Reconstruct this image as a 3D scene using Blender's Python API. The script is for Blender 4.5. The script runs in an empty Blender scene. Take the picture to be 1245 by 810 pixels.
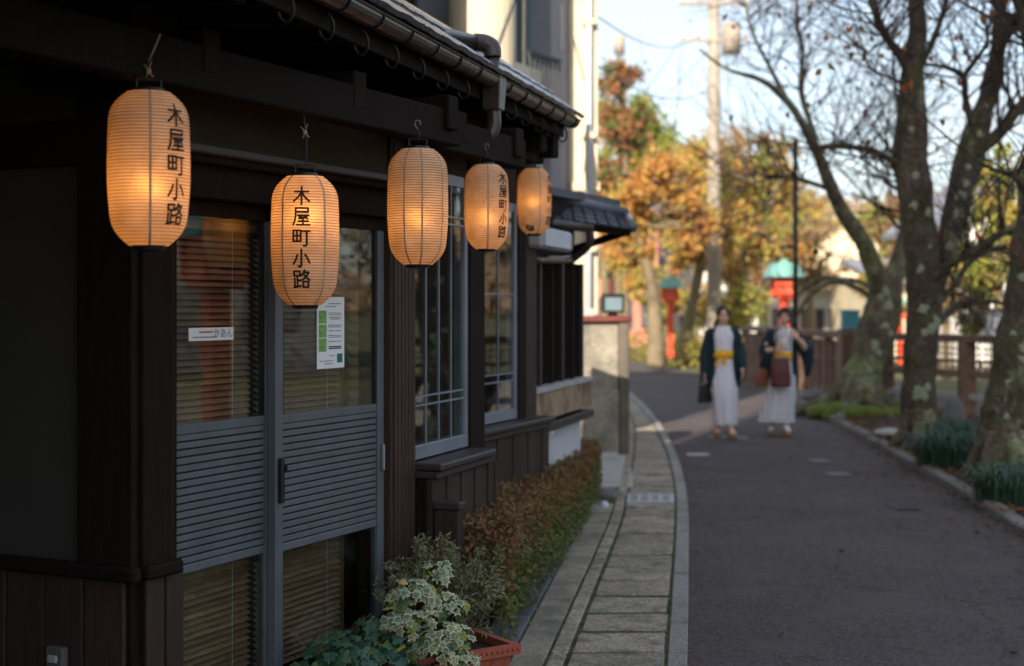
import bpy, bmesh, math, random
from mathutils import Vector, Matrix, noise
R = math.radians
random.seed(7)
S = bpy.context.scene
COL = S.collection

# ------------------------------------------------------------------ camera, sky, sun, exposure
F, CX, HY, CH = 1729.0, 622.5, 372.0, 1.58        # focal length in photo pixels, centre column, horizon row, eye height
cam = bpy.data.cameras.new('camera')
co = bpy.data.objects.new('camera', cam); COL.objects.link(co)
co.location = (0, 0, CH); co.rotation_euler = (R(90), 0, 0)
cam.sensor_width = 36; cam.lens = 50; cam.shift_y = -33 / 1245
cam.clip_start = .05; cam.clip_end = 2000
cam.dof.use_dof = True; cam.dof.focus_distance = 5.35; cam.dof.aperture_fstop = 2.0; cam.dof.aperture_blades = 0
S.camera = co

SUN_EL, SUN_DIR = 29.0, Vector((-.355, -.935, 0)).normalized()     # horizontal direction towards the sun
w = bpy.data.worlds.new('World'); S.world = w; w.use_nodes = True
nt = w.node_tree; N = nt.nodes; L = nt.links
for n in list(N): N.remove(n)
out = N.new('ShaderNodeOutputWorld'); bg = N.new('ShaderNodeBackground')
sky = N.new('ShaderNodeTexSky'); sky.sky_type = 'NISHITA'; sky.sun_disc = False
sky.sun_elevation = R(SUN_EL); sky.sun_rotation = math.atan2(SUN_DIR.x, SUN_DIR.y)
sky.air_density = 1.0; sky.dust_density = 1.2; sky.ozone_density = 1.0
tc = N.new('ShaderNodeTexCoord'); mp = N.new('ShaderNodeMapping'); mp.inputs['Scale'].default_value = (1.6, 1.6, 3.4)
nz = N.new('ShaderNodeTexNoise'); nz.inputs['Scale'].default_value = 2.6; nz.inputs['Detail'].default_value = 7; nz.inputs['Roughness'].default_value = .6
rp = N.new('ShaderNodeValToRGB'); rp.color_ramp.elements[0].position = .38; rp.color_ramp.elements[1].position = .68
mx = N.new('ShaderNodeMix'); mx.data_type = 'RGBA'
mx.inputs[7].default_value = (2.95, 3.1, 3.25, 1)
L.new(tc.outputs['Generated'], mp.inputs[0]); L.new(mp.outputs[0], nz.inputs[0]); L.new(nz.outputs[0], rp.inputs[0])
ml = N.new('ShaderNodeMath'); ml.operation = 'MULTIPLY_ADD'; ml.inputs[1].default_value = .45; ml.inputs[2].default_value = .44
L.new(rp.outputs[0], ml.inputs[0]); L.new(ml.outputs[0], mx.inputs[0]); L.new(sky.outputs[0], mx.inputs[6])
L.new(mx.outputs[2], bg.inputs[0]); bg.inputs[1].default_value = .15
L.new(bg.outputs[0], out.inputs[0])
sl = bpy.data.lights.new('sun', 'SUN'); sl.energy = 5.0; sl.angle = R(.53); sl.color = (1, .88, .72)
so = bpy.data.objects.new('sun', sl); COL.objects.link(so)
sd = Vector((SUN_DIR.x * math.cos(R(SUN_EL)), SUN_DIR.y * math.cos(R(SUN_EL)), math.sin(R(SUN_EL))))
so.rotation_euler = sd.to_track_quat('Z', 'Y').to_euler(); so.location = (-10, -20, 30)
S.view_settings.view_transform = 'Standard'; S.view_settings.look = 'None'
S.view_settings.exposure = 1.06; S.view_settings.gamma = 1
S.cycles.max_bounces = 8; S.cycles.transparent_max_bounces = 24
S.cycles.sample_clamp_indirect = 6

# ------------------------------------------------------------------ helpers
def P(px, py, Y): return Vector(((px - CX) / F * Y, Y, CH + (HY - py) / F * Y))
def G(px, py, z=0.0):
    Y = (CH - z) * F / (py - HY); return Vector(((px - CX) / F * Y, Y, z))
def V(*a): return Vector(a)
def lerp(a, b, t): return a + (b - a) * t
def interp(pts, x):
    if x <= pts[0][0]:
        a, b = pts[0], pts[1]
    elif x >= pts[-1][0]:
        a, b = pts[-2], pts[-1]
    else:
        for a, b in zip(pts, pts[1:]):
            if a[0] <= x <= b[0]: break
    return a[1] + (b[1] - a[1]) * (x - a[0]) / (b[0] - a[0])
def smooth_pts(pts, k=4):
    out = []
    n = len(pts)
    for i in range(n - 1):
        p0, p1, p2, p3 = pts[max(i-1, 0)], pts[i], pts[i+1], pts[min(i+2, n-1)]
        for j in range(k):
            t = j / k
            out.append(.5*((2*p1) + (p2-p0)*t + (2*p0-5*p1+4*p2-p3)*t*t + (3*p1-p0-3*p2+p3)*t*t*t))
    out.append(pts[-1].copy()); return out

class Frame:
    """a vertical facade plane: x along the facade, y into the building, z up"""
    def __init__(s, a, b):
        s.o = Vector((a[0], a[1], 0)); d = Vector((b[0]-a[0], b[1]-a[1], 0)); s.len = d.length
        s.u = d.normalized(); s.v = Vector((-s.u.y, s.u.x, 0)); s.ang = math.atan2(s.u.y, s.u.x)
    def w(s, x, y, z): return s.o + s.u*x + s.v*y + Vector((0, 0, z))
    def x(s, px, y=0):
        """facade coordinate under a photo column"""
        k = (px - CX)/F; o = s.o + s.v*y
        return (k*o.y - o.x)/(s.u.x - k*s.u.y)
    def z(s, px, py, y=0):
        p = s.w(s.x(px, y), y, 0); return CH + (HY-py)/F*p.y
ID = Frame((0, 0), (1, 0))

class MB:
    def __init__(s): s.v = []; s.f = []; s.m = []; s.mi = 0
    def add(s, vs, fs):
        b = len(s.v); s.v += [Vector(p) for p in vs]
        for f in fs: s.f.append([b+i for i in f]); s.m.append(s.mi)
    def box(s, x0, x1, y0, y1, z0, z1, fr=None):
        c = [(x, y, z) for z in (z0, z1) for y in (y0, y1) for x in (x0, x1)]
        if fr: c = [fr.w(*p) for p in c]
        s.add(c, [(0,2,3,1), (4,5,7,6), (0,1,5,4), (2,6,7,3), (0,4,6,2), (1,3,7,5)]); return s
    def hexa(s, b, t):
        s.add(list(b)+list(t), [(3,2,1,0), (4,5,6,7), (0,1,5,4), (1,2,6,5), (2,3,7,6), (3,0,4,7)]); return s
    def bar(s, a, b, w, h=None, up=Vector((0, 0, 1))):
        a, b = Vector(a), Vector(b); h = h or w; d = (b-a).normalized()
        if abs(d.dot(up)) > .98: up = Vector((0, 1, 0))
        r = d.cross(up).normalized(); q = r.cross(d).normalized()
        k = [r*(i*w/2)+q*(j*h/2) for i, j in ((-1,-1), (1,-1), (1,1), (-1,1))]
        return s.hexa([a+o for o in k], [b+o for o in k])
    def tube(s, pts, rad, seg=8, cap=True):
        pts = [Vector(p) for p in pts]; n = len(pts)
        if not isinstance(rad, (list, tuple)): rad = [rad]*n
        ref = None; vs = []
        for i, p in enumerate(pts):
            d = (pts[min(i+1, n-1)]-pts[max(i-1, 0)])
            d = d.normalized() if d.length > 1e-9 else Vector((0, 0, 1))
            if ref is None: ref = d.orthogonal().normalized()
            ref = (ref - d*ref.dot(d))
            ref = ref.normalized() if ref.length > 1e-6 else d.orthogonal().normalized()
            q = d.cross(ref)
            for k in range(seg):
                a = 2*math.pi*k/seg; vs.append(p + (ref*math.cos(a)+q*math.sin(a))*rad[i])
        fs = [(i*seg+k, i*seg+(k+1) % seg, (i+1)*seg+(k+1) % seg, (i+1)*seg+k) for i in range(n-1) for k in range(seg)]
        if cap: fs += [tuple(range(seg))[::-1], tuple((n-1)*seg+k for k in range(seg))]
        s.add(vs, fs); return s
    def lathe(s, prof, seg=24, c=(0, 0, 0), cap=True):
        c = Vector(c); vs = []
        for r, z in prof:
            for k in range(seg):
                a = 2*math.pi*k/seg; vs.append(c+Vector((r*math.cos(a), r*math.sin(a), z)))
        n = len(prof)
        fs = [(i*seg+k, i*seg+(k+1) % seg, (i+1)*seg+(k+1) % seg, (i+1)*seg+k) for i in range(n-1) for k in range(seg)]
        if cap: fs += [tuple(range(seg))[::-1], tuple((n-1)*seg+k for k in range(seg))]
        s.add(vs, fs); return s
    def ell(s, c, r, seg=14, rings=9, rot=None):
        c = Vector(c); vs = []; fs = []
        for i in range(1, rings):
            t = math.pi*i/rings
            for k in range(seg):
                a = 2*math.pi*k/seg
                p = Vector((r[0]*math.sin(t)*math.cos(a), r[1]*math.sin(t)*math.sin(a), -r[2]*math.cos(t)))
                vs.append(c + (rot @ p if rot else p))
        top = Vector((0, 0, r[2])); bot = -top
        vs += [c+(rot @ bot if rot else bot), c+(rot @ top if rot else top)]
        for i in range(rings-2):
            for k in range(seg): fs.append((i*seg+k, i*seg+(k+1) % seg, (i+1)*seg+(k+1) % seg, (i+1)*seg+k))
        nb = (rings-1)*seg
        for k in range(seg):
            fs.append((nb, (k+1) % seg, k)); fs.append((nb+1, (rings-2)*seg+k, (rings-2)*seg+(k+1) % seg))
        s.add(vs, fs); return s
    def prism(s, poly, d):
        n = len(poly); poly = [Vector(p) for p in poly]; d = Vector(d)
        s.add(poly+[p+d for p in poly], [tuple(range(n))[::-1], tuple(range(n, 2*n))] + [(i, (i+1) % n, n+(i+1) % n, n+i) for i in range(n)]); return s
    def mesh(s, name, mats, smooth=False, off=None):
        me = bpy.data.meshes.new(name)
        o = off or Vector((0, 0, 0))
        me.from_pydata([tuple(v-o) for v in s.v], [], s.f)
        if not isinstance(mats, (list, tuple)): mats = [mats]
        for m in mats: me.materials.append(m)
        if len(mats) > 1: me.polygons.foreach_set('material_index', s.m)
        if smooth: me.polygons.foreach_set('use_smooth', [True]*len(me.polygons))
        me.update(); return me
    def build(s, name, mats, parent=None, smooth=False, bevel=0, at=None, fix=False):
        base = wloc(parent) if parent else (at or Vector((0, 0, 0)))
        me = s.mesh(name, mats, smooth, base)
        if bevel or fix:
            bm = bmesh.new(); bm.from_mesh(me)
            bmesh.ops.recalc_face_normals(bm, faces=bm.faces)
            if bevel: bmesh.ops.bevel(bm, geom=[e for e in bm.edges if len(e.link_faces) == 2 and e.calc_face_angle(0) > .5], offset=bevel, segments=1, affect='EDGES')
            bm.to_mesh(me); bm.free()
        o = bpy.data.objects.new(name, me); COL.objects.link(o)
        if parent: o.parent = parent
        else: o.location = base
        return o
def wloc(o):
    v = Vector((0, 0, 0))
    while o: v = v + o.location; o = o.parent
    return v
def empty(name, loc, label, cat, group=None, rotz=0):
    o = bpy.data.objects.new(name, None); COL.objects.link(o); o.location = loc; o.rotation_euler = (0, 0, rotz); o.empty_display_size = .1
    tag(o, label, cat, group); return o
def tag(o, label, cat, group=None):
    o['label'] = label; o['category'] = cat
    if group: o['group'] = group
    return o
def kind(o, k, label=None):
    o['kind'] = k
    if label: o['label'] = label
    return o
def piece(me, name, parent, loc=(0, 0, 0), rot=(0, 0, 0), sc=(1, 1, 1)):
    o = bpy.data.objects.new(name, me); COL.objects.link(o); o.parent = parent
    o.location = loc; o.rotation_euler = rot; o.scale = sc; return o
def dup(root, loc=None):
    r = root.copy(); COL.objects.link(r)
    if loc is not None: r.location = loc
    for ch in root.children:
        c = ch.copy(); COL.objects.link(c); c.parent = r
        for g in ch.children:
            d = g.copy(); COL.objects.link(d); d.parent = c
    return r

# ------------------------------------------------------------------ materials
def mat(name, col, rough=.75, var=.25, scale=6, bump=.25, bscale=40, metal=0, spec=.35, stretch=(1, 1, 1), col2=None, thr=(.45, .6), rnd=.0, coord='pos', bdist=.004, detail=5):
    m = bpy.data.materials.new(name); m.use_nodes = True; t = m.node_tree; n = t.nodes; l = t.links
    b = n['Principled BSDF']; b.inputs['Roughness'].default_value = rough; b.inputs['Metallic'].default_value = metal
    b.inputs['Specular IOR Level'].default_value = spec
    if coord == 'pos': g = n.new('ShaderNodeNewGeometry'); src = g.outputs['Position']
    else: g = n.new('ShaderNodeTexCoord'); src = g.outputs['Object']
    mpn = n.new('ShaderNodeMapping'); mpn.inputs['Scale'].default_value = stretch; l.new(src, mpn.inputs[0])
    no = n.new('ShaderNodeTexNoise'); no.inputs['Scale'].default_value = scale; no.inputs['Detail'].default_value = detail; no.inputs['Roughness'].default_value = .62
    l.new(mpn.outputs[0], no.inputs[0])
    cr = n.new('ShaderNodeValToRGB'); e = cr.color_ramp.elements
    e[0].position = .25; e[1].position = .75
    e[0].color = tuple(c*(1-var) for c in col)+(1,); e[1].color = tuple(min(1, c*(1+var)) for c in col)+(1,)
    l.new(no.outputs[0], cr.inputs[0]); cur = cr.outputs[0]
    if col2:
        n2 = n.new('ShaderNodeTexNoise'); n2.inputs['Scale'].default_value = scale*.45; n2.inputs['Detail'].default_value = 8; n2.inputs['Roughness'].default_value = .7
        l.new(mpn.outputs[0], n2.inputs[0])
        r2 = n.new('ShaderNodeValToRGB'); r2.color_ramp.elements[0].position, r2.color_ramp.elements[1].position = thr
        l.new(n2.outputs[0], r2.inputs[0])
        mm = n.new('ShaderNodeMix'); mm.data_type = 'RGBA'; l.new(r2.outputs[0], mm.inputs[0]); l.new(cur, mm.inputs[6]); mm.inputs[7].default_value = tuple(col2)+(1,)
        cur = mm.outputs[2]
    if rnd:
        oi = n.new('ShaderNodeObjectInfo'); ma = n.new('ShaderNodeMapRange'); ma.inputs[3].default_value = 1-rnd; ma.inputs[4].default_value = 1+rnd
        l.new(oi.outputs['Random'], ma.inputs[0]); hv = n.new('ShaderNodeHueSaturation'); l.new(ma.outputs[0], hv.inputs['Value']); l.new(cur, hv.inputs['Color']); cur = hv.outputs[0]
    l.new(cur, b.inputs['Base Color'])
    if bump:
        nb = n.new('ShaderNodeTexNoise'); nb.inputs['Scale'].default_value = bscale; nb.inputs['Detail'].default_value = 4; l.new(mpn.outputs[0], nb.inputs[0])
        bp = n.new('ShaderNodeBump'); bp.inputs['Strength'].default_value = bump; bp.inputs['Distance'].default_value = bdist; l.new(nb.outputs[0], bp.inputs['Height']); l.new(bp.outputs[0], b.inputs['Normal'])
        mr = n.new('ShaderNodeMapRange'); mr.inputs[3].default_value = max(.02, rough-.12); mr.inputs[4].default_value = min(1, rough+.12); l.new(no.outputs[0], mr.inputs[0]); l.new(mr.outputs[0], b.inputs['Roughness'])
    return m

def leafmat(name, cols, trans=.35, rough=.6, spec=.3):
    m = bpy.data.materials.new(name); m.use_nodes = True; t = m.node_tree; n = t.nodes; l = t.links
    b = n['Principled BSDF']; b.inputs['Roughness'].default_value = rough; b.inputs['Specular IOR Level'].default_value = spec
    g = n.new('ShaderNodeNewGeometry'); cr = n.new('ShaderNodeValToRGB'); e = cr.color_ramp.elements
    while len(e) < len(cols): e.new(.5)
    for i, c in enumerate(cols): e[i].position = i/(len(cols)-1); e[i].color = tuple(c)+(1,)
    l.new(g.outputs['Random Per Island'], cr.inputs[0]); l.new(cr.outputs[0], b.inputs['Base Color'])
    tr = n.new('ShaderNodeBsdfTranslucent'); l.new(cr.outputs[0], tr.inputs[0])
    mxs = n.new('ShaderNodeMixShader'); mxs.inputs[0].default_value = trans
    l.new(b.outputs[0], mxs.inputs[1]); l.new(tr.outputs[0], mxs.inputs[2]); l.new(mxs.outputs[0], n['Material Output'].inputs[0])
    return m

def glassmat(name, tint=(.8, .85, .85), ior=1.5, dirt=.02):
    m = bpy.data.materials.new(name); m.use_nodes = True; t = m.node_tree; n = t.nodes; l = t.links
    n.remove(n['Principled BSDF'])
    tr = n.new('ShaderNodeBsdfTransparent'); tr.inputs[0].default_value = tint+(1,)
    gl = n.new('ShaderNodeBsdfGlossy'); gl.inputs['Roughness'].default_value = .015
    g = n.new('ShaderNodeNewGeometry')
    nb = n.new('ShaderNodeTexNoise'); nb.inputs['Scale'].default_value = 2.2; l.new(g.outputs['Position'], nb.inputs[0])
    bp = n.new('ShaderNodeBump'); bp.inputs['Strength'].default_value = .05; bp.inputs['Distance'].default_value = .02; l.new(nb.outputs[0], bp.inputs['Height']); l.new(bp.outputs[0], gl.inputs['Normal'])
    dt = n.new('ShaderNodeVectorMath'); dt.operation = 'DOT_PRODUCT'; l.new(g.outputs['Incoming'], dt.inputs[0]); l.new(g.outputs['Normal'], dt.inputs[1])
    ab = n.new('ShaderNodeMath'); ab.operation = 'ABSOLUTE'; l.new(dt.outputs['Value'], ab.inputs[0])
    om = n.new('ShaderNodeMath'); om.operation = 'SUBTRACT'; om.inputs[0].default_value = 1; l.new(ab.outputs[0], om.inputs[1])
    pw = n.new('ShaderNodeMath'); pw.operation = 'POWER'; pw.inputs[1].default_value = 5; l.new(om.outputs[0], pw.inputs[0])
    ad = n.new('ShaderNodeMath'); ad.operation = 'MULTIPLY_ADD'; ad.inputs[1].default_value = .9; ad.inputs[2].default_value = .075; l.new(pw.outputs[0], ad.inputs[0])
    mxs = n.new('ShaderNodeMixShader'); l.new(ad.outputs[0], mxs.inputs[0]); l.new(tr.outputs[0], mxs.inputs[1]); l.new(gl.outputs[0], mxs.inputs[2])
    l.new(mxs.outputs[0], n['Material Output'].inputs[0]); return m

def emit(name, col, s):
    m = bpy.data.materials.new(name); m.use_nodes = True; b = m.node_tree.nodes['Principled BSDF']
    b.inputs['Emission Color'].default_value = tuple(col)+(1,); b.inputs['Emission Strength'].default_value = s; return m

def stripemat(name, base, line, sx, sz, duty=.5, axis='both'):
    """woven cloth with a small printed check or dash"""
    m = mat(name, base, .9, .08, 30, .3, 300, coord='obj'); t = m.node_tree; n = t.nodes; l = t.links
    tcn = n.new('ShaderNodeTexCoord'); sp = n.new('ShaderNodeSeparateXYZ'); l.new(tcn.outputs['Object'], sp.inputs[0])
    def band(o, s, d):
        a = n.new('ShaderNodeMath'); a.operation = 'MULTIPLY'; a.inputs[1].default_value = 1/s; l.new(o, a.inputs[0])
        f = n.new('ShaderNodeMath'); f.operation = 'FRACT'; l.new(a.outputs[0], f.inputs[0])
        c = n.new('ShaderNodeMath'); c.operation = 'LESS_THAN'; c.inputs[1].default_value = d; l.new(f.outputs[0], c.inputs[0]); return c.outputs[0]
    zz = band(sp.outputs['Z'], sz, duty); xx = band(sp.outputs['X'], sx, .7)
    mu = n.new('ShaderNodeMath'); mu.operation = 'MULTIPLY'; l.new(zz, mu.inputs[0]); l.new(xx, mu.inputs[1])
    b = n['Principled BSDF']; prev = b.inputs['Base Color'].links[0].from_socket
    mm = n.new('ShaderNodeMix'); mm.data_type = 'RGBA'; l.new(mu.outputs[0], mm.inputs[0]); l.new(prev, mm.inputs[6]); mm.inputs[7].default_value = tuple(line)+(1,); l.new(mm.outputs[2], b.inputs['Base Color'])
    return m

M = {}
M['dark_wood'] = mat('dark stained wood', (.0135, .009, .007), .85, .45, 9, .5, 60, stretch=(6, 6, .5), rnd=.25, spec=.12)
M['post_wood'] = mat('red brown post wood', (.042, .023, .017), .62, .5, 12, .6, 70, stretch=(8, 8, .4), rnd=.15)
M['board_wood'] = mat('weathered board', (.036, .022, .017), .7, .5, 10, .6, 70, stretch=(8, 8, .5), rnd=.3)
M['sill_wood'] = mat('sill wood', (.034, .027, .028), .5, .4, 8, .3, 60, stretch=(3, 3, 3))
M['plaster'] = mat('brown grey plaster', (.052, .041, .030), .95, .15, 4, .3, 150, spec=.1)
M['side_plaster'] = mat('dark plaster', (.045, .043, .038), .9, .15, 3, .3, 150)
M['steel_blue'] = mat('grey blue door paint', (.092, .108, .125), .5, .15, 9, .15, 90, rnd=.07, spec=.5)
M['alu'] = mat('aluminium sash', (.22, .26, .32), .4, .12, 6, .1, 90, metal=.4)
M['black'] = mat('black plastic', (.012, .012, .014), .4, .2, 12, .1, 100)
M['black_iron'] = mat('black iron', (.018, .018, .02), .45, .3, 12, .2, 100, metal=.5)
M['gutter'] = mat('brown gutter plastic', (.048, .036, .033), .28, .25, 4, .08, 60, spec=.5)
M['tile'] = mat('blue grey roof tile', (.075, .085, .11), .25, .3, 7, .2, 80, rnd=.25, spec=.6)
M['blind'] = mat('brown blind slat', (.40, .235, .13), .7, .3, 10, .2, 60, stretch=(1, 1, 6), rnd=.2)
M['curtain'] = mat('ochre curtain', (.30, .19, .08), .9, .2, 6, .2, 60)
M['interior'] = mat('dim interior', (.12, .10, .075), .9, .3, 2, 0)
M['glass'] = glassmat('window glass')
M['paper_white'] = mat('notice paper', (.72, .76, .78), .6, .03, 5, 0)
M['ink'] = mat('black ink', (.012, .010, .010), .7, .1, 5, 0)
M['ink_grey'] = mat('grey ink', (.16, .16, .17), .7, .1, 5, 0)
M['ink_orange'] = mat('orange ink', (.6, .16, .05), .7, .1, 5, 0)
M['ink_green'] = mat('green print', (.16, .36, .10), .7, .55, 60, 0)
M['ink_dgreen'] = mat('dark green print', (.02, .16, .08), .7, .2, 30, 0)
M['asphalt'] = mat('asphalt', (.076, .062, .064), .85, .28, .9, 1, 130, col2=(.060, .050, .052), thr=(.42, .62), bdist=.012)
def grain(m, scale, amt, stain=None, cracks=0):
    t = m.node_tree; n = t.nodes; l = t.links; b = n['Principled BSDF']; prev = b.inputs['Base Color'].links[0].from_socket
    g = n.new('ShaderNodeNewGeometry')
    v = n.new('ShaderNodeTexVoronoi'); v.inputs['Scale'].default_value = scale; l.new(g.outputs['Position'], v.inputs['Vector'])
    sx = n.new('ShaderNodeSeparateColor'); l.new(v.outputs['Color'], sx.inputs[0])
    r = n.new('ShaderNodeMapRange'); r.inputs[3].default_value = 1-amt; r.inputs[4].default_value = 1+amt; l.new(sx.outputs[0], r.inputs[0])
    h = n.new('ShaderNodeHueSaturation'); l.new(r.outputs[0], h.inputs['Value']); l.new(prev, h.inputs['Color']); cur = h.outputs[0]
    if stain:
        no = n.new('ShaderNodeTexNoise'); no.inputs['Scale'].default_value = stain[0]; no.inputs['Detail'].default_value = 9; no.inputs['Roughness'].default_value = .7; l.new(g.outputs['Position'], no.inputs[0])
        rr = n.new('ShaderNodeValToRGB'); rr.color_ramp.elements[0].position = .5; rr.color_ramp.elements[1].position = .72; l.new(no.outputs[0], rr.inputs[0])
        mm = n.new('ShaderNodeMix'); mm.data_type = 'RGBA'; l.new(rr.outputs[0], mm.inputs[0]); l.new(cur, mm.inputs[6]); mm.inputs[7].default_value = tuple(stain[1])+(1,); cur = mm.outputs[2]
    if cracks:
        no = n.new('ShaderNodeTexNoise'); no.inputs['Scale'].default_value = 3; no.inputs['Detail'].default_value = 6; l.new(g.outputs['Position'], no.inputs[0])
        va = n.new('ShaderNodeVectorMath'); va.operation = 'MULTIPLY_ADD'; va.inputs[1].default_value = (.5, .5, .5); l.new(no.outputs['Color'], va.inputs[0]); l.new(g.outputs['Position'], va.inputs[2])
        vc = n.new('ShaderNodeTexVoronoi'); vc.feature = 'DISTANCE_TO_EDGE'; vc.inputs['Scale'].default_value = cracks; l.new(va.outputs[0], vc.inputs['Vector'])
        lt = n.new('ShaderNodeMapRange'); lt.inputs[1].default_value = 0; lt.inputs[2].default_value = .006; lt.inputs[3].default_value = .55; lt.inputs[4].default_value = 1; l.new(vc.outputs['Distance'], lt.inputs[0])
        h2 = n.new('ShaderNodeHueSaturation'); l.new(lt.outputs[0], h2.inputs['Value']); l.new(cur, h2.inputs['Color']); cur = h2.outputs[0]
    l.new(cur, b.inputs['Base Color'])
M['slab'] = mat('worn concrete slab', (.33, .29, .235), .9, .28, 40, 1, 110, col2=(.17, .155, .125), thr=(.45, .68), rnd=.18, bdist=.008)
M['kerb'] = mat('granite kerb', (.235, .225, .215), .85, .35, 120, .6, 200, rnd=.12)
M['concrete'] = mat('stained concrete', (.27, .24, .19), .85, .25, 5, .5, 120, col2=(.12, .11, .095), thr=(.45, .66))
M['dark_concrete'] = mat('dark brown concrete', (.12, .10, .08), .85, .3, 4, .5, 90)  # browner and darker than the wall concrete
M['pale_concrete'] = mat('pale concrete', (.34, .33, .34), .8, .2, 5, .4, 90)
M['lamp_glass'] = mat('dull lamp glass', (.13, .19, .21), .3, .15, 6, 0)
M['pale_render'] = mat('pale inn render', (.62, .57, .48), .85, .1, 1.5, .1, 20)
M['cover_grey'] = mat('worn cover', (.105, .10, .105), .7, .3, 20, .3, 90)
M['slate'] = mat('dark slate tile', (.095, .105, .125), .6, .3, 9, .4, 90, rnd=.25)
M['moss'] = mat('moss and grit', (.060, .080, .020), .95, .5, 16, .8, 140, col2=(.020, .018, .015), thr=(.44, .58))
M['soil'] = mat('dark soil', (.030, .021, .016), .95, .5, 18, 1, 60, bdist=.02)
M['bank'] = mat('leafy soil', (.055, .036, .025), .95, .5, 9, 1, 45, bdist=.03, col2=(.05, .05, .02), thr=(.55, .7))
M['ground'] = mat('far ground', (.10, .085, .045), .95, .4, 1.5, .6, 8, col2=(.08, .10, .03), thr=(.45, .6), bdist=.03)
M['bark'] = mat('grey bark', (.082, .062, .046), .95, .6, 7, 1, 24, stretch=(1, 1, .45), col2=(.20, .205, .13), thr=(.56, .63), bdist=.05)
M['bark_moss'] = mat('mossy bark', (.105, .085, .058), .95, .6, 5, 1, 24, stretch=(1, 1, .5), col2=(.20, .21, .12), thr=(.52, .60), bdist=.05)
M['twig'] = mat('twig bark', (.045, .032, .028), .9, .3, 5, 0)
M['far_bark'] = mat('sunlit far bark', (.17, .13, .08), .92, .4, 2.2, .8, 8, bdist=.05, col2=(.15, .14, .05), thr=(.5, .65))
M['lichen'] = mat('pale lichen', (.25, .275, .19), .95, .3, 40, .8, 120)
M['moss_bright'] = mat('bright moss', (.11, .14, .02), .97, .5, 20, 1, 70, bdist=.02)
M['fence'] = mat('brown fence timber', (.17, .105, .075), .7, .35, 6, .4, 50, rnd=.15)
M['stone'] = mat('grey stone', (.16, .155, .15), .9, .3, 5, .8, 40, bdist=.02)
M['white_plaster'] = mat('white plaster', (.52, .55, .60), .85, .08, 3, .1, 80)
M['cream'] = mat('cream render', (.62, .53, .38), .85, .14, 2.5, .3, 60, col2=(.5, .43, .31), thr=(.5, .7))
M['grey_wall'] = mat('grey render', (.23, .235, .27), .85, .1, 2, .2, 60)
M['panel_wood'] = mat('flaking board', (.30, .215, .14), .8, .35, 7, .5, 60, col2=(.12, .085, .06), thr=(.5, .65))
M['grille'] = mat('dark blue lattice', (.022, .025, .04), .5, .2, 5, 0)
M['red_paint'] = mat('vermilion paint', (.62, .065, .025), .5, .15, 6, .1, 40)
M['verdigris'] = mat('verdigris copper', (.16, .37, .33), .7, .3, 8, .3, 60)
M['teal'] = mat('teal box paint', (.06, .27, .32), .5, .15, 6, 0)
M['terracotta'] = mat('terracotta plastic', (.33, .085, .052), .55, .12, 10, .1, 90)
M['pole'] = mat('pole concrete', (.32, .28, .23), .85, .2, 2, .3, 30)
M['cap_red'] = mat('rust red coping', (.13, .03, .025), .6, .3, 8, .2, 60)
M['grate'] = mat('galvanised steel', (.30, .33, .38), .42, .2, 12, .2, 80, metal=.7)
M['water'] = mat('river water', (.03, .04, .04), .08, .2, 1, .5, 6, spec=.6)

grain(M['asphalt'], 85, .55, (1.7, (.095, .080, .080)), .33); grain(M['slab'], 130, .45, (5, (.075, .075, .055))); grain(M['kerb'], 150, .4, (6, (.12, .125, .09))); grain(M['concrete'], 120, .3, (3, (.10, .095, .075)))
grain(M['bark'], 26, .35, (1.9, (.065, .075, .022))); grain(M['bark_moss'], 26, .35, (1.5, (.105, .125, .028)))
# ------------------------------------------------------------------ street surfaces
LK = [(-12, -1.5), (3, .35), (6.24, .77), (10.2, 1.27), (12, 1.475), (14.5, 1.70), (18.5, 1.95), (22.2, 2.09), (26, 2.14), (30, 1.95), (36, 1.3), (44, -.4), (56, -5), (70, -13)]
RK = [(-12, 3.1), (3, 3.15), (9.65, 3.47), (11.5, 3.70), (14.15, 3.91), (17.3, 4.18), (20.5, 4.42), (23.5, 4.62), (28, 4.75), (34, 4.35), (42, 3.0), (52, -.2), (66, -7)]
SI = [(-12, -2.05), (3, -.2), (6.24, .236), (10.43, .814), (14.5, 1.237), (18, 1.56), (21.3, 1.74), (26, 1.80), (36, .9)]
def smoothfn(pts):
    return lambda y: (interp(pts, y-.8)+interp(pts, y-.4)+interp(pts, y)+interp(pts, y+.4)+interp(pts, y+.8))/5
lk, rk, si = smoothfn(LK), smoothfn(RK), smoothfn(SI)
def ribbon(fa, fb, ys, z, zb=None):
    m = MB(); vs = []
    for y in ys: vs += [V(fa(y), y, z), V(fb(y), y, z)]
    m.add(vs, [(2*i, 2*i+1, 2*i+3, 2*i+2) for i in range(len(ys)-1)]); return m
ys = [-12+.5*i for i in range(157)]
o = ribbon(lk, rk, ys, 0).build('road', M['asphalt']); kind(o, 'structure')
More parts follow.
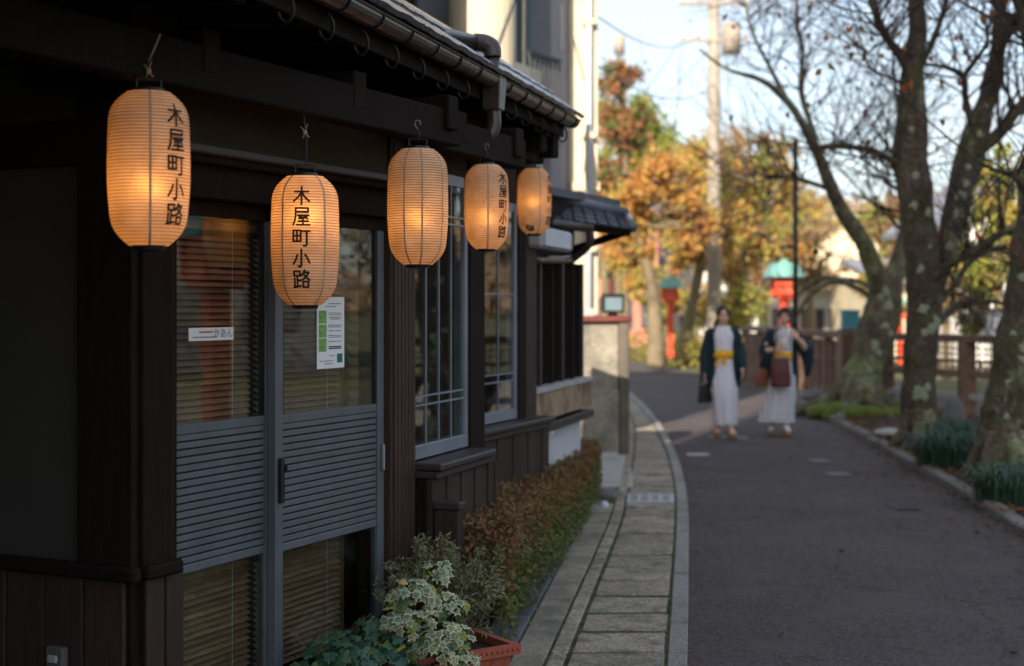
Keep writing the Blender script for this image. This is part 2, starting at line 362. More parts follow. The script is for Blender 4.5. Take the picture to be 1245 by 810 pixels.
# far ground with the river bed left open on the right
near_bank = [(8.6, -14), (8.2, 5), (7.9, 14), (7.25, 18), (6.85, 19.3), (5.55, 22.6), (5.3, 24.2), (5.9, 26.5), (60, 27.5)]
m = MB()
m.add([V(-400, -60, -.03), V(5.3, -60, -.03), V(5.3, 24.2, -.03), V(5.9, 26.5, -.03), V(60, 27.5, -.03), V(400, 28, -.03), V(400, 900, -.03), V(-400, 900, -.03)], [(0, 1, 2, 3, 7), (3, 4, 5, 6, 7)])
m.add([V(5.3, -60, -.03), V(8.6, -60, -.03), V(8.6, -14, -.03), V(8.2, 5, -.03), V(7.9, 14, -.03), V(7.25, 18, -.03), V(6.85, 19.3, -.03), V(5.55, 22.6, -.03), V(5.3, 24.2, -.03)], [tuple(range(9))])
m.add([V(17, -60, -.03), V(400, -60, -.03), V(400, 27.2, -.03), V(17, 26.7, -.03)], [(0, 1, 2, 3)])
kind(m.build('ground', M['ground']), 'structure')
m = MB(); m.add([V(5, -60, -1.6), V(70, -60, -1.6), V(70, 29, -1.6), V(5, 29, -1.6)], [(0, 1, 2, 3)])
kind(m.build('river', M['water']), 'structure')
m = MB()
for a, b in zip(near_bank, near_bank[1:]):
    m.add([V(a[0], a[1], -1.7), V(b[0], b[1], -1.7), V(b[0], b[1], -.03), V(a[0], a[1], -.03)], [(0, 1, 2, 3)])
for i in range(17): m.add([V(17, -60+5*i, -1.7), V(17, -55+5*i, -1.7), V(17, -55+5*i, -.03), V(17, -60+5*i, -.03)], [(0, 1, 2, 3)])
kind(m.build('river_bank', M['stone']), 'structure')
# earth strip between the kerb and the river
def bank_r(y): return interp([(-14, 8.6), (5, 8.2), (14, 7.9), (18, 7.25), (19.3, 6.85), (22.6, 5.55), (24.2, 5.3)], y)-.02
m = MB(); nu = 14; vs = []; yb = [-12+.4*i for i in range(91)]
for y in yb:
    a, b = rk(y)+.16, bank_r(y)
    for k in range(nu+1):
        t = k/nu; x = lerp(a, b, t); vs.append(V(x, y, .03+.06*math.sin(t*math.pi)+.05*noise.noise((x*1.4, y*1.4, 0))*min(1, t*4)))
m.add(vs, [(i*(nu+1)+k, i*(nu+1)+k+1, (i+1)*(nu+1)+k+1, (i+1)*(nu+1)+k) for i in range(len(yb)-1) for k in range(nu)])
bank = kind(m.build('earth_bank', M['bank'], smooth=True), 'structure')

# pavement: drain-cover slabs between two thin kerbs, moss in the joints
pav = kind(ribbon(lambda y: si(y)-.11, lambda y: lk(y)-.004, [-4+.5*i for i in range(72)], .023).build('pavement', M['moss']), 'structure')
y = 2.2; i = 0
while y < 27:
    p = .42 + random.uniform(-.012, .012); y1 = y+p-.038-random.uniform(0, .022)
    if not (11.0 < y < 11.62):
        z = .030+random.uniform(-.004, .004); tl = random.uniform(-.003, .003)
        a = [V(si(yy)+.014+random.uniform(-.004, .004), yy+random.uniform(-.004, .004), 0) for yy in (y, y1)]
        b = [V(lk(yy)-.103+random.uniform(-.004, .004), yy+random.uniform(-.004, .004), 0) for yy in (y, y1)]
        q = [a[0], b[0], b[1], a[1]]
        MB().hexa([c+V(0, 0, -.03) for c in q], [c+V(0, 0, z+(tl if k in (1, 2) else -tl)) for k, c in enumerate(q)]).build('paving_slab', M['slab'], pav, bevel=.006)
    else:
        yg = (y, y1)
    y += p
kerb = kind(ribbon(lambda y: lk(y)-.09, lambda y: lk(y)-.003, [-4+.5*i for i in range(160)], .004).build('kerb', M['moss']), 'structure')
y = 2.0
while y < 40:
    p = .62; y1 = y+p-.008
    q = [V(lk(y)-.088, y, 0), V(lk(y), y, 0), V(lk(y1), y1, 0), V(lk(y1)-.088, y1, 0)]; dz = random.uniform(-.003, .003)
    MB().hexa([c+V(0, 0, -.05) for c in q], [c+V(0, 0, .036+dz) for c in q]).build('kerb_stone', M['kerb'], kerb, bevel=.006); y += p
inner = kind(ribbon(lambda y: si(y)-.115, lambda y: si(y), [0+.5*i for i in range(50)], .005).build('gutter_edge', M['moss']), 'structure')
y = 2.0
while y < 22:
    p = .62; y1 = y+p-.008
    q = [V(si(y)-.078, y, 0), V(si(y)-.006, y, 0), V(si(y1)-.006, y1, 0), V(si(y1)-.078, y1, 0)]; dz = random.uniform(-.003, .003)
    MB().hexa([c+V(0, 0, -.05) for c in q], [c+V(0, 0, .034+dz) for c in q]).build('edge_stone', M['slab'], inner, bevel=.006); y += p
# concrete strip and the slate edging of the planting bed
def sl_r(y): return interp([(0, -.80), (6.24, -.005), (11.2, .635), (14.2, 1.0)], y)
def sl_l(y): return interp([(0, -1.02), (6.97, -.075), (9.84, .355), (11.2, .52), (14.2, .9)], y)
strip = kind(ribbon(lambda y: sl_r(y)-.1, lambda y: si(y)-.1, [0+.35*i for i in range(41)], .012).build('concrete_strip', M['moss']), 'structure')
y = 2.6
for k in range(9):
    y1 = y+1.22
    if y > 11: break
    q = [V(sl_r(y)+.004, y, 0), V(si(y)-.092, y, 0), V(si(y1-.012)-.092, y1-.012, 0), V(sl_r(y1-.012)+.004, y1-.012, 0)]
    MB().hexa([c+V(0, 0, -.03) for c in q], [c+V(0, 0, .038+random.uniform(-.003, .003)) for c in q]).build('paving_slab', M['concrete'], strip, bevel=.005); y = y1
edge = kind(ribbon(lambda y: sl_l(y), lambda y: sl_r(y), [0+.35*i for i in range(33)], .02).build('bed_edging', M['moss']), 'structure')
y = 2.6
while y < 11.1:
    p = .44; y1 = y+p-.009
    q = [V(sl_l(y), y, 0), V(sl_r(y)-.003, y, 0), V(sl_r(y1)-.003, y1, 0), V(sl_l(y1), y1, 0)]; dz = random.uniform(-.002, .002)
    MB().hexa([c+V(0, 0, -.02) for c in q], [c+V(0, 0, .058+dz) for c in q]).build('slate_tile', M['slate'], edge, bevel=.003); y += p
m = MB(); vs = []; yb = [0+.15*i for i in range(76)]
for y in yb:
    for k in range(9):
        x = lerp(sl_l(y)-2.2, sl_l(y)-.002, k/8); vs.append(V(x, y, .035+.03*noise.noise((x*5, y*5, 3))))
m.add(vs, [(i*9+k, i*9+k+1, (i+1)*9+k+1, (i+1)*9+k) for i in range(len(yb)-1) for k in range(8)])
kind(m.build('planting_bed', M['soil'], smooth=True), 'structure')
# right kerb
kr = kind(ribbon(rk, lambda y: rk(y)+.17, [-4+.5*i for i in range(58)], .004).build('kerb', M['moss']), 'structure')
y = 3.0
while y < 25:
    p = .62+random.uniform(-.03, .03); y1 = y+p-.012; e = random.uniform(-.006, .006); h = .075+random.uniform(-.012, .012)
    q = [V(rk(y)+e, y, 0), V(rk(y)+.13+e, y, 0), V(rk(y1)+.13-e, y1, 0), V(rk(y1)-e, y1, 0)]
    MB().hexa([c+V(0, 0, -.05) for c in q], [c+V(0, 0, h) for c in q]).build('kerb_stone', M['stone'], kr, bevel=.012); y += p

# drain grating in the pavement
gy0, gy1 = 11.13, 11.66
g0 = empty('drain_grate', V((si(11.4)+lk(11.4))/2, 11.4, 0), 'galvanised steel drain grating set in the slab pavement', 'drain grate')
m = MB()
for t in (0, 1): MB().bar(V(si(gy0)+.02, lerp(gy0, gy1, t), .03), V(lk(gy0)-.11+.05*t, lerp(gy0, gy1, t), .03), .02, .03).build('grate_edge', M['grate'], g0)
for k in range(22):
    t = k/21; x0 = lerp(si(gy0)+.02, lk(gy0)-.11, t); x1 = lerp(si(gy1)+.02, lk(gy1)-.11, t)
    MB().bar(V(x0, gy0, .031), V(x1, gy1, .031), .020 if k % 5 == 0 else .010, .02).build('bar', M['grate'], g0)
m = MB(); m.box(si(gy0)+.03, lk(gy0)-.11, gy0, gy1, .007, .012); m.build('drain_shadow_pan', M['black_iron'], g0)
# valve and manhole covers in the road, worn paint
for (px, py, wx, wy, nm, lb, mt) in ((996, 561, .17, .34, 'valve_cover', 'small pale rectangular valve cover in the asphalt, nearest the two walkers', 'cover_grey'),
                                 (1019, 577, .19, .28, 'valve_cover', 'small grey rectangular valve cover in the asphalt, on the side nearer the camera', 'cover_grey'),
                                 (1098, 617, .16, .30, 'valve_cover', 'dark iron valve cover in the road close to the right kerb', 'black_iron')):
    p = G(px, py); e = empty(nm, p, lb, 'cover', 'covers set in the road')
    m = MB().box(p.x-wx/2-.02, p.x+wx/2+.02, p.y-wy/2-.02, p.y+wy/2+.02, -.01, .004); m.build('rim', M['black_iron'], e)
    m = MB().box(p.x-wx/2, p.x+wx/2, p.y-wy/2, p.y+wy/2, -.01, .009); m.build('lid', M[mt], e, bevel=.003)
for (px, py, wx, wy, lb) in ((884, 532, .48, .26, 'worn white paint patch on the asphalt under the left walker'), (898, 532, .2, .5, 'short worn white paint bar crossing the road ahead of the walkers'), (848, 553, .26, .3, 'faded pale paint spot near the left kerb')):
    p = G(px, py); m = MB(); n = 12
    vs = [V(p.x+wx/2*math.copysign(abs(math.cos(a))**.5, math.cos(a))*random.uniform(.85, 1.05), p.y+wy/2*math.copysign(abs(math.sin(a))**.5, math.sin(a))*random.uniform(.8, 1.05), .004+.0007*(px % 7)) for a in [2*math.pi*k/n for k in range(n)]]
    m.add(vs, [tuple(range(n))]); kind(m.build('road_marking', M['pale_concrete']), 'structure')

# ------------------------------------------------------------------ the wooden shop on the left
cA = (-1.22, 4.64)
A = Frame(cA, (-.45, 6.25)); B1 = Frame((-.45, 6.25), (-.15, 7.14)); B2 = Frame((-.53, 7.25), (.14, 8.95)); C = Frame((.045, 9.05), (.56, 10.95))
SIDE = Frame((cA[0], cA[1]), (cA[0]-.902, cA[1]+.4317))    # return wall, runs left from the corner; its y axis points back towards the street side
shop = empty('shop_building', V(-1.5, 6.5, 0), 'dark wooden lantern shop with grey slatted sliding doors and a tiled eave', 'building')
def fb(fr, x0, x1, y0, y1, z0, z1, name, mt, parent=None, bevel=.004):
    return MB().box(x0, x1, y0, y1, z0, z1, fr).build(name, M[mt], parent or shop, bevel=bevel, fix=True)
# --- side wall (frame y: + is towards camera side of that wall)
class SF:
    pass
def sb(x0, x1, d0, d1, z0, z1, name, mt, bevel=.004):   # x leftwards from the corner, d outwards towards the camera
    return MB().box(x0, x1, d0, d1, z0, z1, SIDE).build(name, M[mt], shop, bevel=bevel, fix=True)
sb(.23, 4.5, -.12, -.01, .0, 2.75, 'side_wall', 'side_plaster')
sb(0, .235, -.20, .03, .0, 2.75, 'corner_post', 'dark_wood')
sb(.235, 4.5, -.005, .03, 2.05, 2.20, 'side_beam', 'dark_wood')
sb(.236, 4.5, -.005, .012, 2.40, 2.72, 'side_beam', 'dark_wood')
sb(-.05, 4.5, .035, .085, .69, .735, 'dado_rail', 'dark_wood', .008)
for k in range(14): sb(.02+.17*k, .02+.17*k+.162, .032, .050+.004*(k % 2), .0, .69, 'board', 'board_wood', .003)
# switch box on the side wall
q = SIDE.w(.28, .055, .41); e = empty('switch_box', q, 'small grey weatherproof socket box low on the dark side wall', 'socket box')
MB().box(.243, .318, .055, .085, .34, .455, SIDE).build('box', M['cover_grey'], e, bevel=.006, fix=True)
MB().box(.262, .300, .085, .096, .405, .430, SIDE).build('switch', M['pale_concrete'], e, bevel=.003, fix=True)
MB().box(.258, .304, .085, .100, .345, .385, SIDE).build('cover_flap', M['black'], e, bevel=.003, fix=True)
m = MB(); m.box(-2.35, -2.25, .2, 5.2, 0, 2.9); m.build('shade_wall', M['dark_wood'], shop)  # unseen wall and ceiling, added to keep daylight off the left side
m = MB(); m.box(-4.4, -1.75, 1.2, 5.4, 2.66, 2.72); m.build('shade_ceiling', M['dark_wood'], shop)
# --- facade A: posts, lintel, transom, doors
xd0 = A.x(208); xr0 = A.x(471); xr1 = A.x(499)
fb(A, 0.002, xd0-.012, -.02, .16, 0, 2.45, 'corner_jamb', 'dark_wood')
fb(A, xd0-.012, xd0+.006, -.005, .12, 0, 2.02, 'door_jamb', 'board_wood', bevel=.002)
fb(A, -.02, xd0-.006, -.065, -.022, .69, .735, 'dado_rail', 'dark_wood', bevel=.01)
for k in range(2): fb(A, .002+.1*k, .09+.1*k, -.035, -.021, 0, .69, 'board', 'board_wood', bevel=.002)
fb(A, xr0, xr1, -.022, .15, 0, 2.30, 'post', 'post_wood', bevel=.008)
for k in range(6):                                             # fluted boards on the post's street face
    fb(A, xr0+.012+.031*k, xr0+.012+.031*k+.026, -.029, -.0225, .02, 2.28, 'post_strip', 'post_wood', bevel=.002)
zl = 2.115
fb(A, xd0-.1, xr0-.002, -.075, .06, zl-.045, zl, 'lintel', 'dark_wood', bevel=.008)
fb(A, xd0-.1, xr0-.002, -.105, -.077, zl-.02, zl+.012, 'lintel_cap', 'sill_wood', bevel=.006)
fb(A, xd0-.008, xr0-.002, .0, .05, zl+.001, 2.46, 'transom_panel', 'plaster', bevel=.002)
fb(A, xd0-.006, xr0-.002, -.02, .12, 1.955, zl-.046, 'door_head', 'dark_wood')
fb(A, xd0-.006, xr0-.002, .0, .12, .0, .06, 'door_track', 'alu')
def door(xa, xb, y, top_wood, has_handle):
    """one sliding door leaf: stiles, rails, slatted middle, glass above and below"""
    d = MB().box(xa, xb, y, y+.034, 1.90, 1.952, A).build('sliding_door', M['dark_wood'], shop, fix=True)
    sw = .05
    def sp(x0, x1, y0, y1, z0, z1, n, mt, bv=.003): return MB().box(x0, x1, y0, y1, z0, z1, A).build(n, M[mt], d, bevel=bv, fix=True)
    zt, zb = 1.165, .645
    sp(xa, xa+sw, y-.004, y+.036, .062, 1.899, 'stile', 'steel_blue'); sp(xb-sw, xb, y-.004, y+.036, .062, 1.899, 'stile', 'steel_blue')
    sp(xa+sw+.001, xb-sw-.001, y+.002, y+.03, zt-.034, zt, 'rail', 'steel_blue'); sp(xa+sw+.001, xb-sw-.001, y+.002, y+.03, zb, zb+.030, 'rail', 'steel_blue')
    sp(xa+sw+.001, xb-sw-.001, y+.002, y+.03, .062, .14, 'rail', 'steel_blue')
    sp(xa+sw+.002, xb-sw-.002, y+.018, y+.026, zb+.031, zt-.035, 'backing', 'black', 0)
    n = 17; h = (zt-.034-zb-.030)/n
    for k in range(n): sp(xa+sw+.003, xb-sw-.003, y+.0045, y+.0165, zb+.030+k*h+.0045, zb+.030+(k+1)*h-.0015, 'slat', 'steel_blue', .002)
    sp(xa+sw+.001, xb-sw-.001, y+.012, y+.016, zt+.001, 1.899, 'pane', 'glass', 0); sp(xa+sw+.001, xb-sw-.001, y+.012, y+.016, .141, zb-.001, 'pane', 'glass', 0)
    sp(xa+sw+.002, xa+sw+.014, y+.004, y+.011, zt+.002, 1.898, 'bead', 'black', 0); sp(xb-sw-.014, xb-sw-.002, y+.004, y+.011, zt+.002, 1.898, 'bead', 'black', 0)
    return d, sp
xm = A.x(344)
d1, _ = door(xd0+.008, xm+.025, .062, True, False)
d2, sp2 = door(xm-.030, xr0-.006, .016, True, True)
hz = A.z(347, 583, .01)
sp2(xm-.030+.014, xm-.030+.036, -.006, .011, hz-.085, hz+.085, 'handle', 'black', .003)
sp2(xm-.030+.038, xm-.030+.046, -.012, .011, hz+.03, hz+.055, 'lock', 'black_iron', .002)
hz = A.z(463, 556, .01)
sp2(xr0-.038, xr0-.026, -.006, .011, hz-.055, hz+.055, 'finger_pull', 'grate', .003)
# interior of the shop
m = MB()
m.box(-.1, xr1+1.4, 1.6, 1.62, 0, 2.6, A); m.box(-.1, xr1+1.4, .3, 1.6, -.01, .03, A); m.box(-.1, xr1+1.4, .2, 1.6, 2.47, 2.49, A)
m.build('interior_wall', M['interior'], shop)
# blinds behind the door glass
def blind(fr, x0, x1, y, z0, z1, pitch, label, tilt=35, mt='blind', grp='blinds behind the shop glass'):
    p = fr.w((x0+x1)/2, y, z0); e = empty('window_blind', p, label, 'blind', grp)
    n = int((z1-z0)/pitch); dy = .5*pitch*1.15*math.cos(R(tilt)); dz = .5*pitch*1.15*math.sin(R(tilt))
    for k in range(n):
        z = z0+(k+.5)*pitch
        q = [fr.w(x0, y-dy, z-dz), fr.w(x1, y-dy, z-dz), fr.w(x1, y+dy, z+dz), fr.w(x0, y+dy, z+dz)]
        if k == 0:
            me = MB().hexa([c-p-V(0, 0, z-z0) for c in q], [c-p-V(0, 0, z-z0)+V(0, 0, .0018) for c in q]).mesh('slat', M[mt])
        piece(me, 'slat', e, (0, 0, z-z0))
    m = MB()
    for t in (.2, .8):
        m.tube([fr.w(lerp(x0, x1, t), y-.02, z0), fr.w(lerp(x0, x1, t), y-.02, z1)], .0012, 4)
    kind(m.build('cord', M['paper_white'], e), 'stuff')
    MB().box(x0, x1, y-.015, y+.015, z1, z1+.03, fr).build('head_rail', M[mt], e)
    return e
blind(A, xd0+.02, xm+.0, .16, .16, 1.86, .024, 'brown slatted blind behind the left sliding door')
blind(A, xm+.03, xr0-.15, .15, .16, 1.86, .024, 'brown slatted blind behind the right sliding door with the poster')
c1 = empty('curtain', A.w(xr0-.1, .20, .1), 'ochre curtain edge hanging inside the right sliding door', 'curtain')
m = MB(); n = 15
for k in range(n):
    x = xr0-.14+.09*k/n; m.box(x, x+.09/n, .19+.012*math.sin(k*2), .20+.012*math.sin(k*2), .1, 1.45, A)
m.build('cloth', M['curtain'], c1)

# print helpers -------------------------------------------------------
def text_mesh(txt, size, offset=0.0):
    cu = bpy.data.curves.new('lettering', 'FONT'); cu.body = txt; cu.size = size; cu.align_x = 'CENTER'; cu.align_y = 'CENTER'; cu.offset = offset; cu.resolution_u = 3
    ob = bpy.data.objects.new('lettering', cu); COL.objects.link(ob)
    dg = bpy.context.evaluated_depsgraph_get(); me = bpy.data.meshes.new_from_object(ob.evaluated_get(dg)); 
    bpy.data.objects.remove(ob); bpy.data.curves.remove(cu); return me
def flat_text(txt, size, fn, name, mt, parent, off=0, vertical=False):
    m = MB()
    me = text_mesh(txt, size, off)
    m.add([fn(v.co.x, v.co.y) for v in me.vertices], [tuple(p.vertices) for p in me.polygons])
    return m.build(name, M[mt], parent)
# small white sign on the left glass and the poster on the right glass
gy = .062+.0105
sx0, sx1 = A.x(229, gy), A.x(283, gy); z0, z1 = A.z(229, 415, gy), A.z(229, 399, gy)
e = empty('door_sign', A.w((sx0+sx1)/2, gy, z0), 'small white name plate with orange and black lettering on the left door glass', 'sign')
MB().box(sx0, sx1, gy-.003, gy, z0, z1, A).build('plate', M['paper_white'], e)
def onA(x, z, y): return lambda a, b: A.w(x+a, y, z+b)
sc = (sx1-sx0); zc = (z0+z1)/2
flat_text('かあん', .038, onA(sx0+.76*sc, zc, gy-.0042), 'lettering', 'ink_grey', e)
m = MB()
for k in range(9): m.box(sx0+sc*(.22+.035*k), sx0+sc*(.22+.035*k+.024), gy-.0045, gy-.0035, zc+.004, zc+.011, A)
m.build('print', M['ink_orange'], e); m = MB()
for k in range(13): m.box(sx0+sc*(.08+.04*k), sx0+sc*(.08+.04*k+.022), gy-.0045, gy-.0035, zc-.013, zc-.008, A)
m.build('print', M['ink_grey'], e)
gy = .016+.0105
px0, px1 = A.x(385, gy), A.x(418, gy); z0, z1 = A.z(385, 449, gy), A.z(385, 361, gy)
e = empty('poster', A.w((px0+px1)/2, gy, z0), 'white shop poster with green photos and small print taped to the right door glass', 'poster')
W_, H_ = px1-px0, z1-z0
MB().box(px0, px1, gy-.002, gy, z0, z1, A).build('sheet', M['paper_white'], e)
m = MB()
for k in range(3): m.box(px0+.06*W_, px0+.33*W_, gy-.0035, gy-.0022, z0+H_*(.24+.195*k), z0+H_*(.24+.195*k+.18), A)
m.build('photo', M['ink_green'], e)
m = MB().box(px0+.73*W_, px0+.92*W_, gy-.0035, gy-.0022, z0+.075*H_, z0+.2*H_, A); m.build('logo', M['ink_dgreen'], e)
m = MB(); rows = [(.90, .40, .88, 9), (.86, .30, .70, 6), (.77, .42, .9, 8), (.745, .42, .9, 8), (.71, .42, .9, 9), (.685, .5, .9, 6), (.60, .42, .9, 8), (.575, .42, .9, 8), (.52, .42, .9, 5), (.455, .42, .9, 7), (.43, .42, .9, 7), (.37, .42, .9, 6), (.17, .45, .66, 3), (.10, .1, .6, 9), (.06, .25, .6, 5)]
for zr, a, b, n in rows:
    for k in range(n):
        x = px0+W_*lerp(a, b, k/n); m.box(x, x+W_*(b-a)/n*random.uniform(.5, .8), gy-.0035, gy-.0022, z0+H_*zr, z0+H_*(zr+random.uniform(.008, .014)), A)
m.build('small_print', M['ink_grey'], e)
m = MB()
for k in range(2): m.box(px0+.42*W_, px0+.88*W_, gy-.0035, gy-.0022, z0+H_*(.27+.024*k), z0+H_*(.285+.024*k), A)
m.build('headline', M['ink'], e)

# --- section B1 and B2: windows over boarded plinths
def window(fr, x0, x1, y, z0, z1, vbars, hbars):
    wd = MB().box(x0, x1, y-.012, y+.05, z0, z0+.062, fr).build('window', M['alu'], shop, bevel=.003, fix=True)
    def sp(a, b, y0, y1, c, d, n, mt): return MB().box(a, b, y0, y1, c, d, fr).build(n, M[mt], wd, fix=True)
    sp(x0, x0+.03, y-.01, y+.048, z0+.063, z1, 'frame', 'alu'); sp(x1-.042, x1, y-.01, y+.048, z0+.063, z1, 'frame', 'alu')
    sp(x0+.031, x1-.051, y-.008, y+.046, z1-.05, z1, 'frame', 'alu')
    sp(x0+.031, x1-.043, y+.001, y+.004, z0+.063, z1-.051, 'pane', 'glass')
    for k in range(vbars):
        x = lerp(x0+.03, x1-.05, (k+1)/(vbars+1)); sp(x-.004, x+.004, y-.005, y+.0005, z0+.063, z1-.051, 'glazing_bar', 'alu')
    for z in hbars: sp(x0+.031, x1-.051, y-.0075, y-.0055, z-.0045, z+.0045, 'glazing_bar', 'alu')
    return wd
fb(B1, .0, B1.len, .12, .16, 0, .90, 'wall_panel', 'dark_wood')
b1e = B1.x(568)
window(B1, .012, b1e, .006, .895, 2.20, 3, (1.175, 1.135, 2.0, 1.965))
fb(B1, b1e+.002, B1.len, -.016, .16, .0, 2.45, 'post', 'dark_wood', bevel=.006)
fb(B1, .012, b1e, .0, .10, 2.201, 2.46, 'transom_panel', 'plaster')
fb(B1, .006, B1.x(602, -.14), -.15, .028, .855, .888, 'sill', 'sill_wood', bevel=.008)
fb(B1, .006, B1.x(601, -.125), -.13, .0, .822, .853, 'sill_moulding', 'sill_wood', bevel=.004)
n = 9; x1 = B1.x(600, -.10)
for k in range(n): fb(B1, .004+(x1-.004)*k/n+.004, .004+(x1-.004)*(k+1)/n-.004, -.105+.006*(k % 2), -.075, 0, .820, 'board', 'board_wood', bevel=.003)
fb(B1, .004, x1, -.074, -.03, 0, .818, 'plinth_wall', 'dark_wood', bevel=0)
fb(B1, x1-.004, x1+.02, -.112, .15, 0, .821, 'end_board', 'board_wood', bevel=.003)
fb(B1, .0, .085, -.235, -.11, .69, .722, 'ledge_cap', 'sill_wood', bevel=.005)
fb(B1, .006, .075, -.225, -.112, 0, .688, 'ledge_post', 'board_wood', bevel=.004)
# dark room behind
m = MB(); m.box(-.4, 1.6, 1.0, 1.02, 0, 2.6, B1); m.build('interior_wall', M['interior'], shop)
m = MB(); m.box(-.1, 1.9, 1.0, 1.02, 0, 2.6, B2); m.box(-.1, 1.9, .3, 1.0, 2.47, 2.49, B2); m.build('interior_wall', M['interior'], shop)
fb(B2, -.05, -.01, -.36, .3, 0, 2.5, 'return_wall', 'dark_wood')
b2e = B2.x(628)
fb(B2, .0, B2.len, .12, .16, 0, .90, 'wall_panel', 'dark_wood')
window(B2, .25, b2e, .006, .895, 2.20, 4, (1.175, 1.13, 1.65))
fb(B2, .0, .245, -.02, .12, .9, 2.45, 'wall_board', 'dark_wood')
fb(B2, b2e+.002, b2e+.13, -.016, .16, 0, 2.5, 'post', 'dark_wood', bevel=.006)
fb(B2, b2e+.135, B2.len+.02, -.01, .16, 0, 2.5, 'end_post', 'board_wood', bevel=.006)
fb(B2, .25, b2e, .0, .10, 2.201, 2.5, 'transom_panel', 'plaster')
fb(B2, .0, B2.len+.05, -.13, .028, .855, .888, 'sill', 'sill_wood', bevel=.008)
fb(B2, .0, B2.len+.03, -.105, .0, .82, .853, 'sill_moulding', 'sill_wood', bevel=.004)
n = 15
for k in range(n): fb(B2, (B2.len+.03)*k/n+.004, (B2.len+.03)*(k+1)/n-.004, -.09+.006*(k % 2), -.06, 0, .818, 'board', 'board_wood', bevel=.003)
fb(B2, .0, B2.len+.028, -.059, -.02, 0, .816, 'plinth_wall', 'dark_wood', bevel=0)
# papers and shelf goods seen behind window 2
e = empty('shelf', B2.w(.9, .4, 1.0), 'wooden shelf with stacked white boxes inside the far shop window', 'shelf')
MB().box(.5, 1.45, .3, .5, 1.0, 1.02, B2).build('board', M['blind'], e)
for k in range(3): MB().box(.9, 1.3, .32, .46, 1.03+.15*k, 1.15+.15*k, B2).build('box', M['paper_white'], e)
blind(B1, .05, b1e-.05, .32, .96, 2.15, .05, 'pale slatted blind deep behind the first shop window', 60)

# --- eave: beams, soffit, fascia, gutter, roof tiles
def gl(y): return V(-.087+.23*(y-6.72), y, 2.60+(y-5.07)*.0313)
GD = (gl(9)-gl(1)).normalized(); GN = V(GD.y, -GD.x, 0).normalized()      # GN: outwards, towards the street
def beam(p, q, z0, z1, wd, name='eave_beam', mt='dark_wood'):
    fr = Frame(p, q); return MB().box(0, fr.len, -wd/2, wd/2, z0, z1, fr).build(name, M[mt], shop, bevel=.006, fix=True)
def off(p, q, t0, t1):      # line through p and q from y=t0 to y=t1
    k = (q[0]-p[0])/(q[1]-p[1]); return (p[0]+k*(t0-p[1]), t0), (p[0]+k*(t1-p[1]), t1)
beam(*off((-.443, 5.635), (-.443+.4786, 6.635), 3.2, 6.02), 2.252, 2.395, .10)
beam(*off((-.16, 6.66), (-.16+.40, 7.66), 6.1, 7.12), 2.265, 2.405, .10)
beam(*off((.045, 8.5), (.045+.33, 9.5), 7.2, 8.82), 2.455, 2.62, .10)
for (x, y, z) in ((-1.0, 4.5, 2.40), (-.62, 5.3, 2.40), (-.30, 5.92, 2.40), (-.28, 6.4, 2.40), (-.02, 7.0, 2.40), (.13, 8.4, 2.62), (.21, 8.75, 2.62)):
    beam((x-.62, y+.29), (x+.06, y-.03), z-.09 if z < 2.5 else z-.13, z+.05, .09, 'bracket_arm')
# soffit and fascia
m = MB(); vs = []
yy = [.5+.6*i for i in range(15)]
for y in yy:
    g = gl(y); a = g-GN*.075+V(0, 0, -.005); b = g-GN*3.4+V(0, 0, .10); vs += [a, b, b+V(0, 0, .03), a+V(0, 0, .03)]
for i in range(len(yy)-1):
    k = 4*i; m.f += []; 
m.add(vs, [f for i in range(len(yy)-1) for k in [4*i] for f in ((k, k+4, k+5, k+1), (k+3, k+2, k+6, k+7), (k, k+3, k+7, k+4))])
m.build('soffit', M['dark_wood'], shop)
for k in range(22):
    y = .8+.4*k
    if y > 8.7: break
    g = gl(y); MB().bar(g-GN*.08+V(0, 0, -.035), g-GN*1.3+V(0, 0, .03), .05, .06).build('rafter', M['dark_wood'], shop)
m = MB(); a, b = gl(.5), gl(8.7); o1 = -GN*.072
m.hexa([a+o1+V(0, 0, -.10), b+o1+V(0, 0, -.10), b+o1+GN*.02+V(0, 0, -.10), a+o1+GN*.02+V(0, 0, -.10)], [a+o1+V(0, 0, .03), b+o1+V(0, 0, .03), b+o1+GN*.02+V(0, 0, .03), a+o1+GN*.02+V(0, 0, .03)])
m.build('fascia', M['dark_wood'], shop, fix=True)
def half_pipe(y0, y1, r=.047, n=10, th=.004):
    m = MB(); vs = []
    for y in (y0, y1):
        g = gl(y)
        for rr in (r, r-th):
            for k in range(n+1):
                t = math.pi+math.pi*k/n; vs.append(g+GN*(-math.cos(t)*-1*rr)+V(0, 0, math.sin(t)*rr))
    s = n+1
    fs = []
    for k in range(n):
        fs += [(k, k+1, 2*s+k+1, 2*s+k), (s+k+1, s+k, 3*s+k, 3*s+k+1), (k, s+k, s+k+1, k+1), (2*s+k, 2*s+k+1, 3*s+k+1, 3*s+k)]
    fs += [(0, 2*s, 3*s, s), (n, s+n, 3*s+n, 2*s+n)]
    m.add(vs, fs)
    for y in (y0, y1):     # end caps
        g = gl(y); c = [g+GN*math.cos(t)*r*.99+V(0, 0, math.sin(t)*r*.99) for t in [math.pi+math.pi*k/n for k in range(n+1)]]
        m.prism(c, GD*.006*(1 if y == y0 else -1))
    m.tube([gl(y0)+GN*r, gl(y1)+GN*r], .0065, 6)
    return m
gut = half_pipe(.6, 6.64).build('gutter', M['gutter'], shop, smooth=False, fix=True)
gut2 = half_pipe(6.80, 8.72).build('gutter', M['gutter'], shop, fix=True)
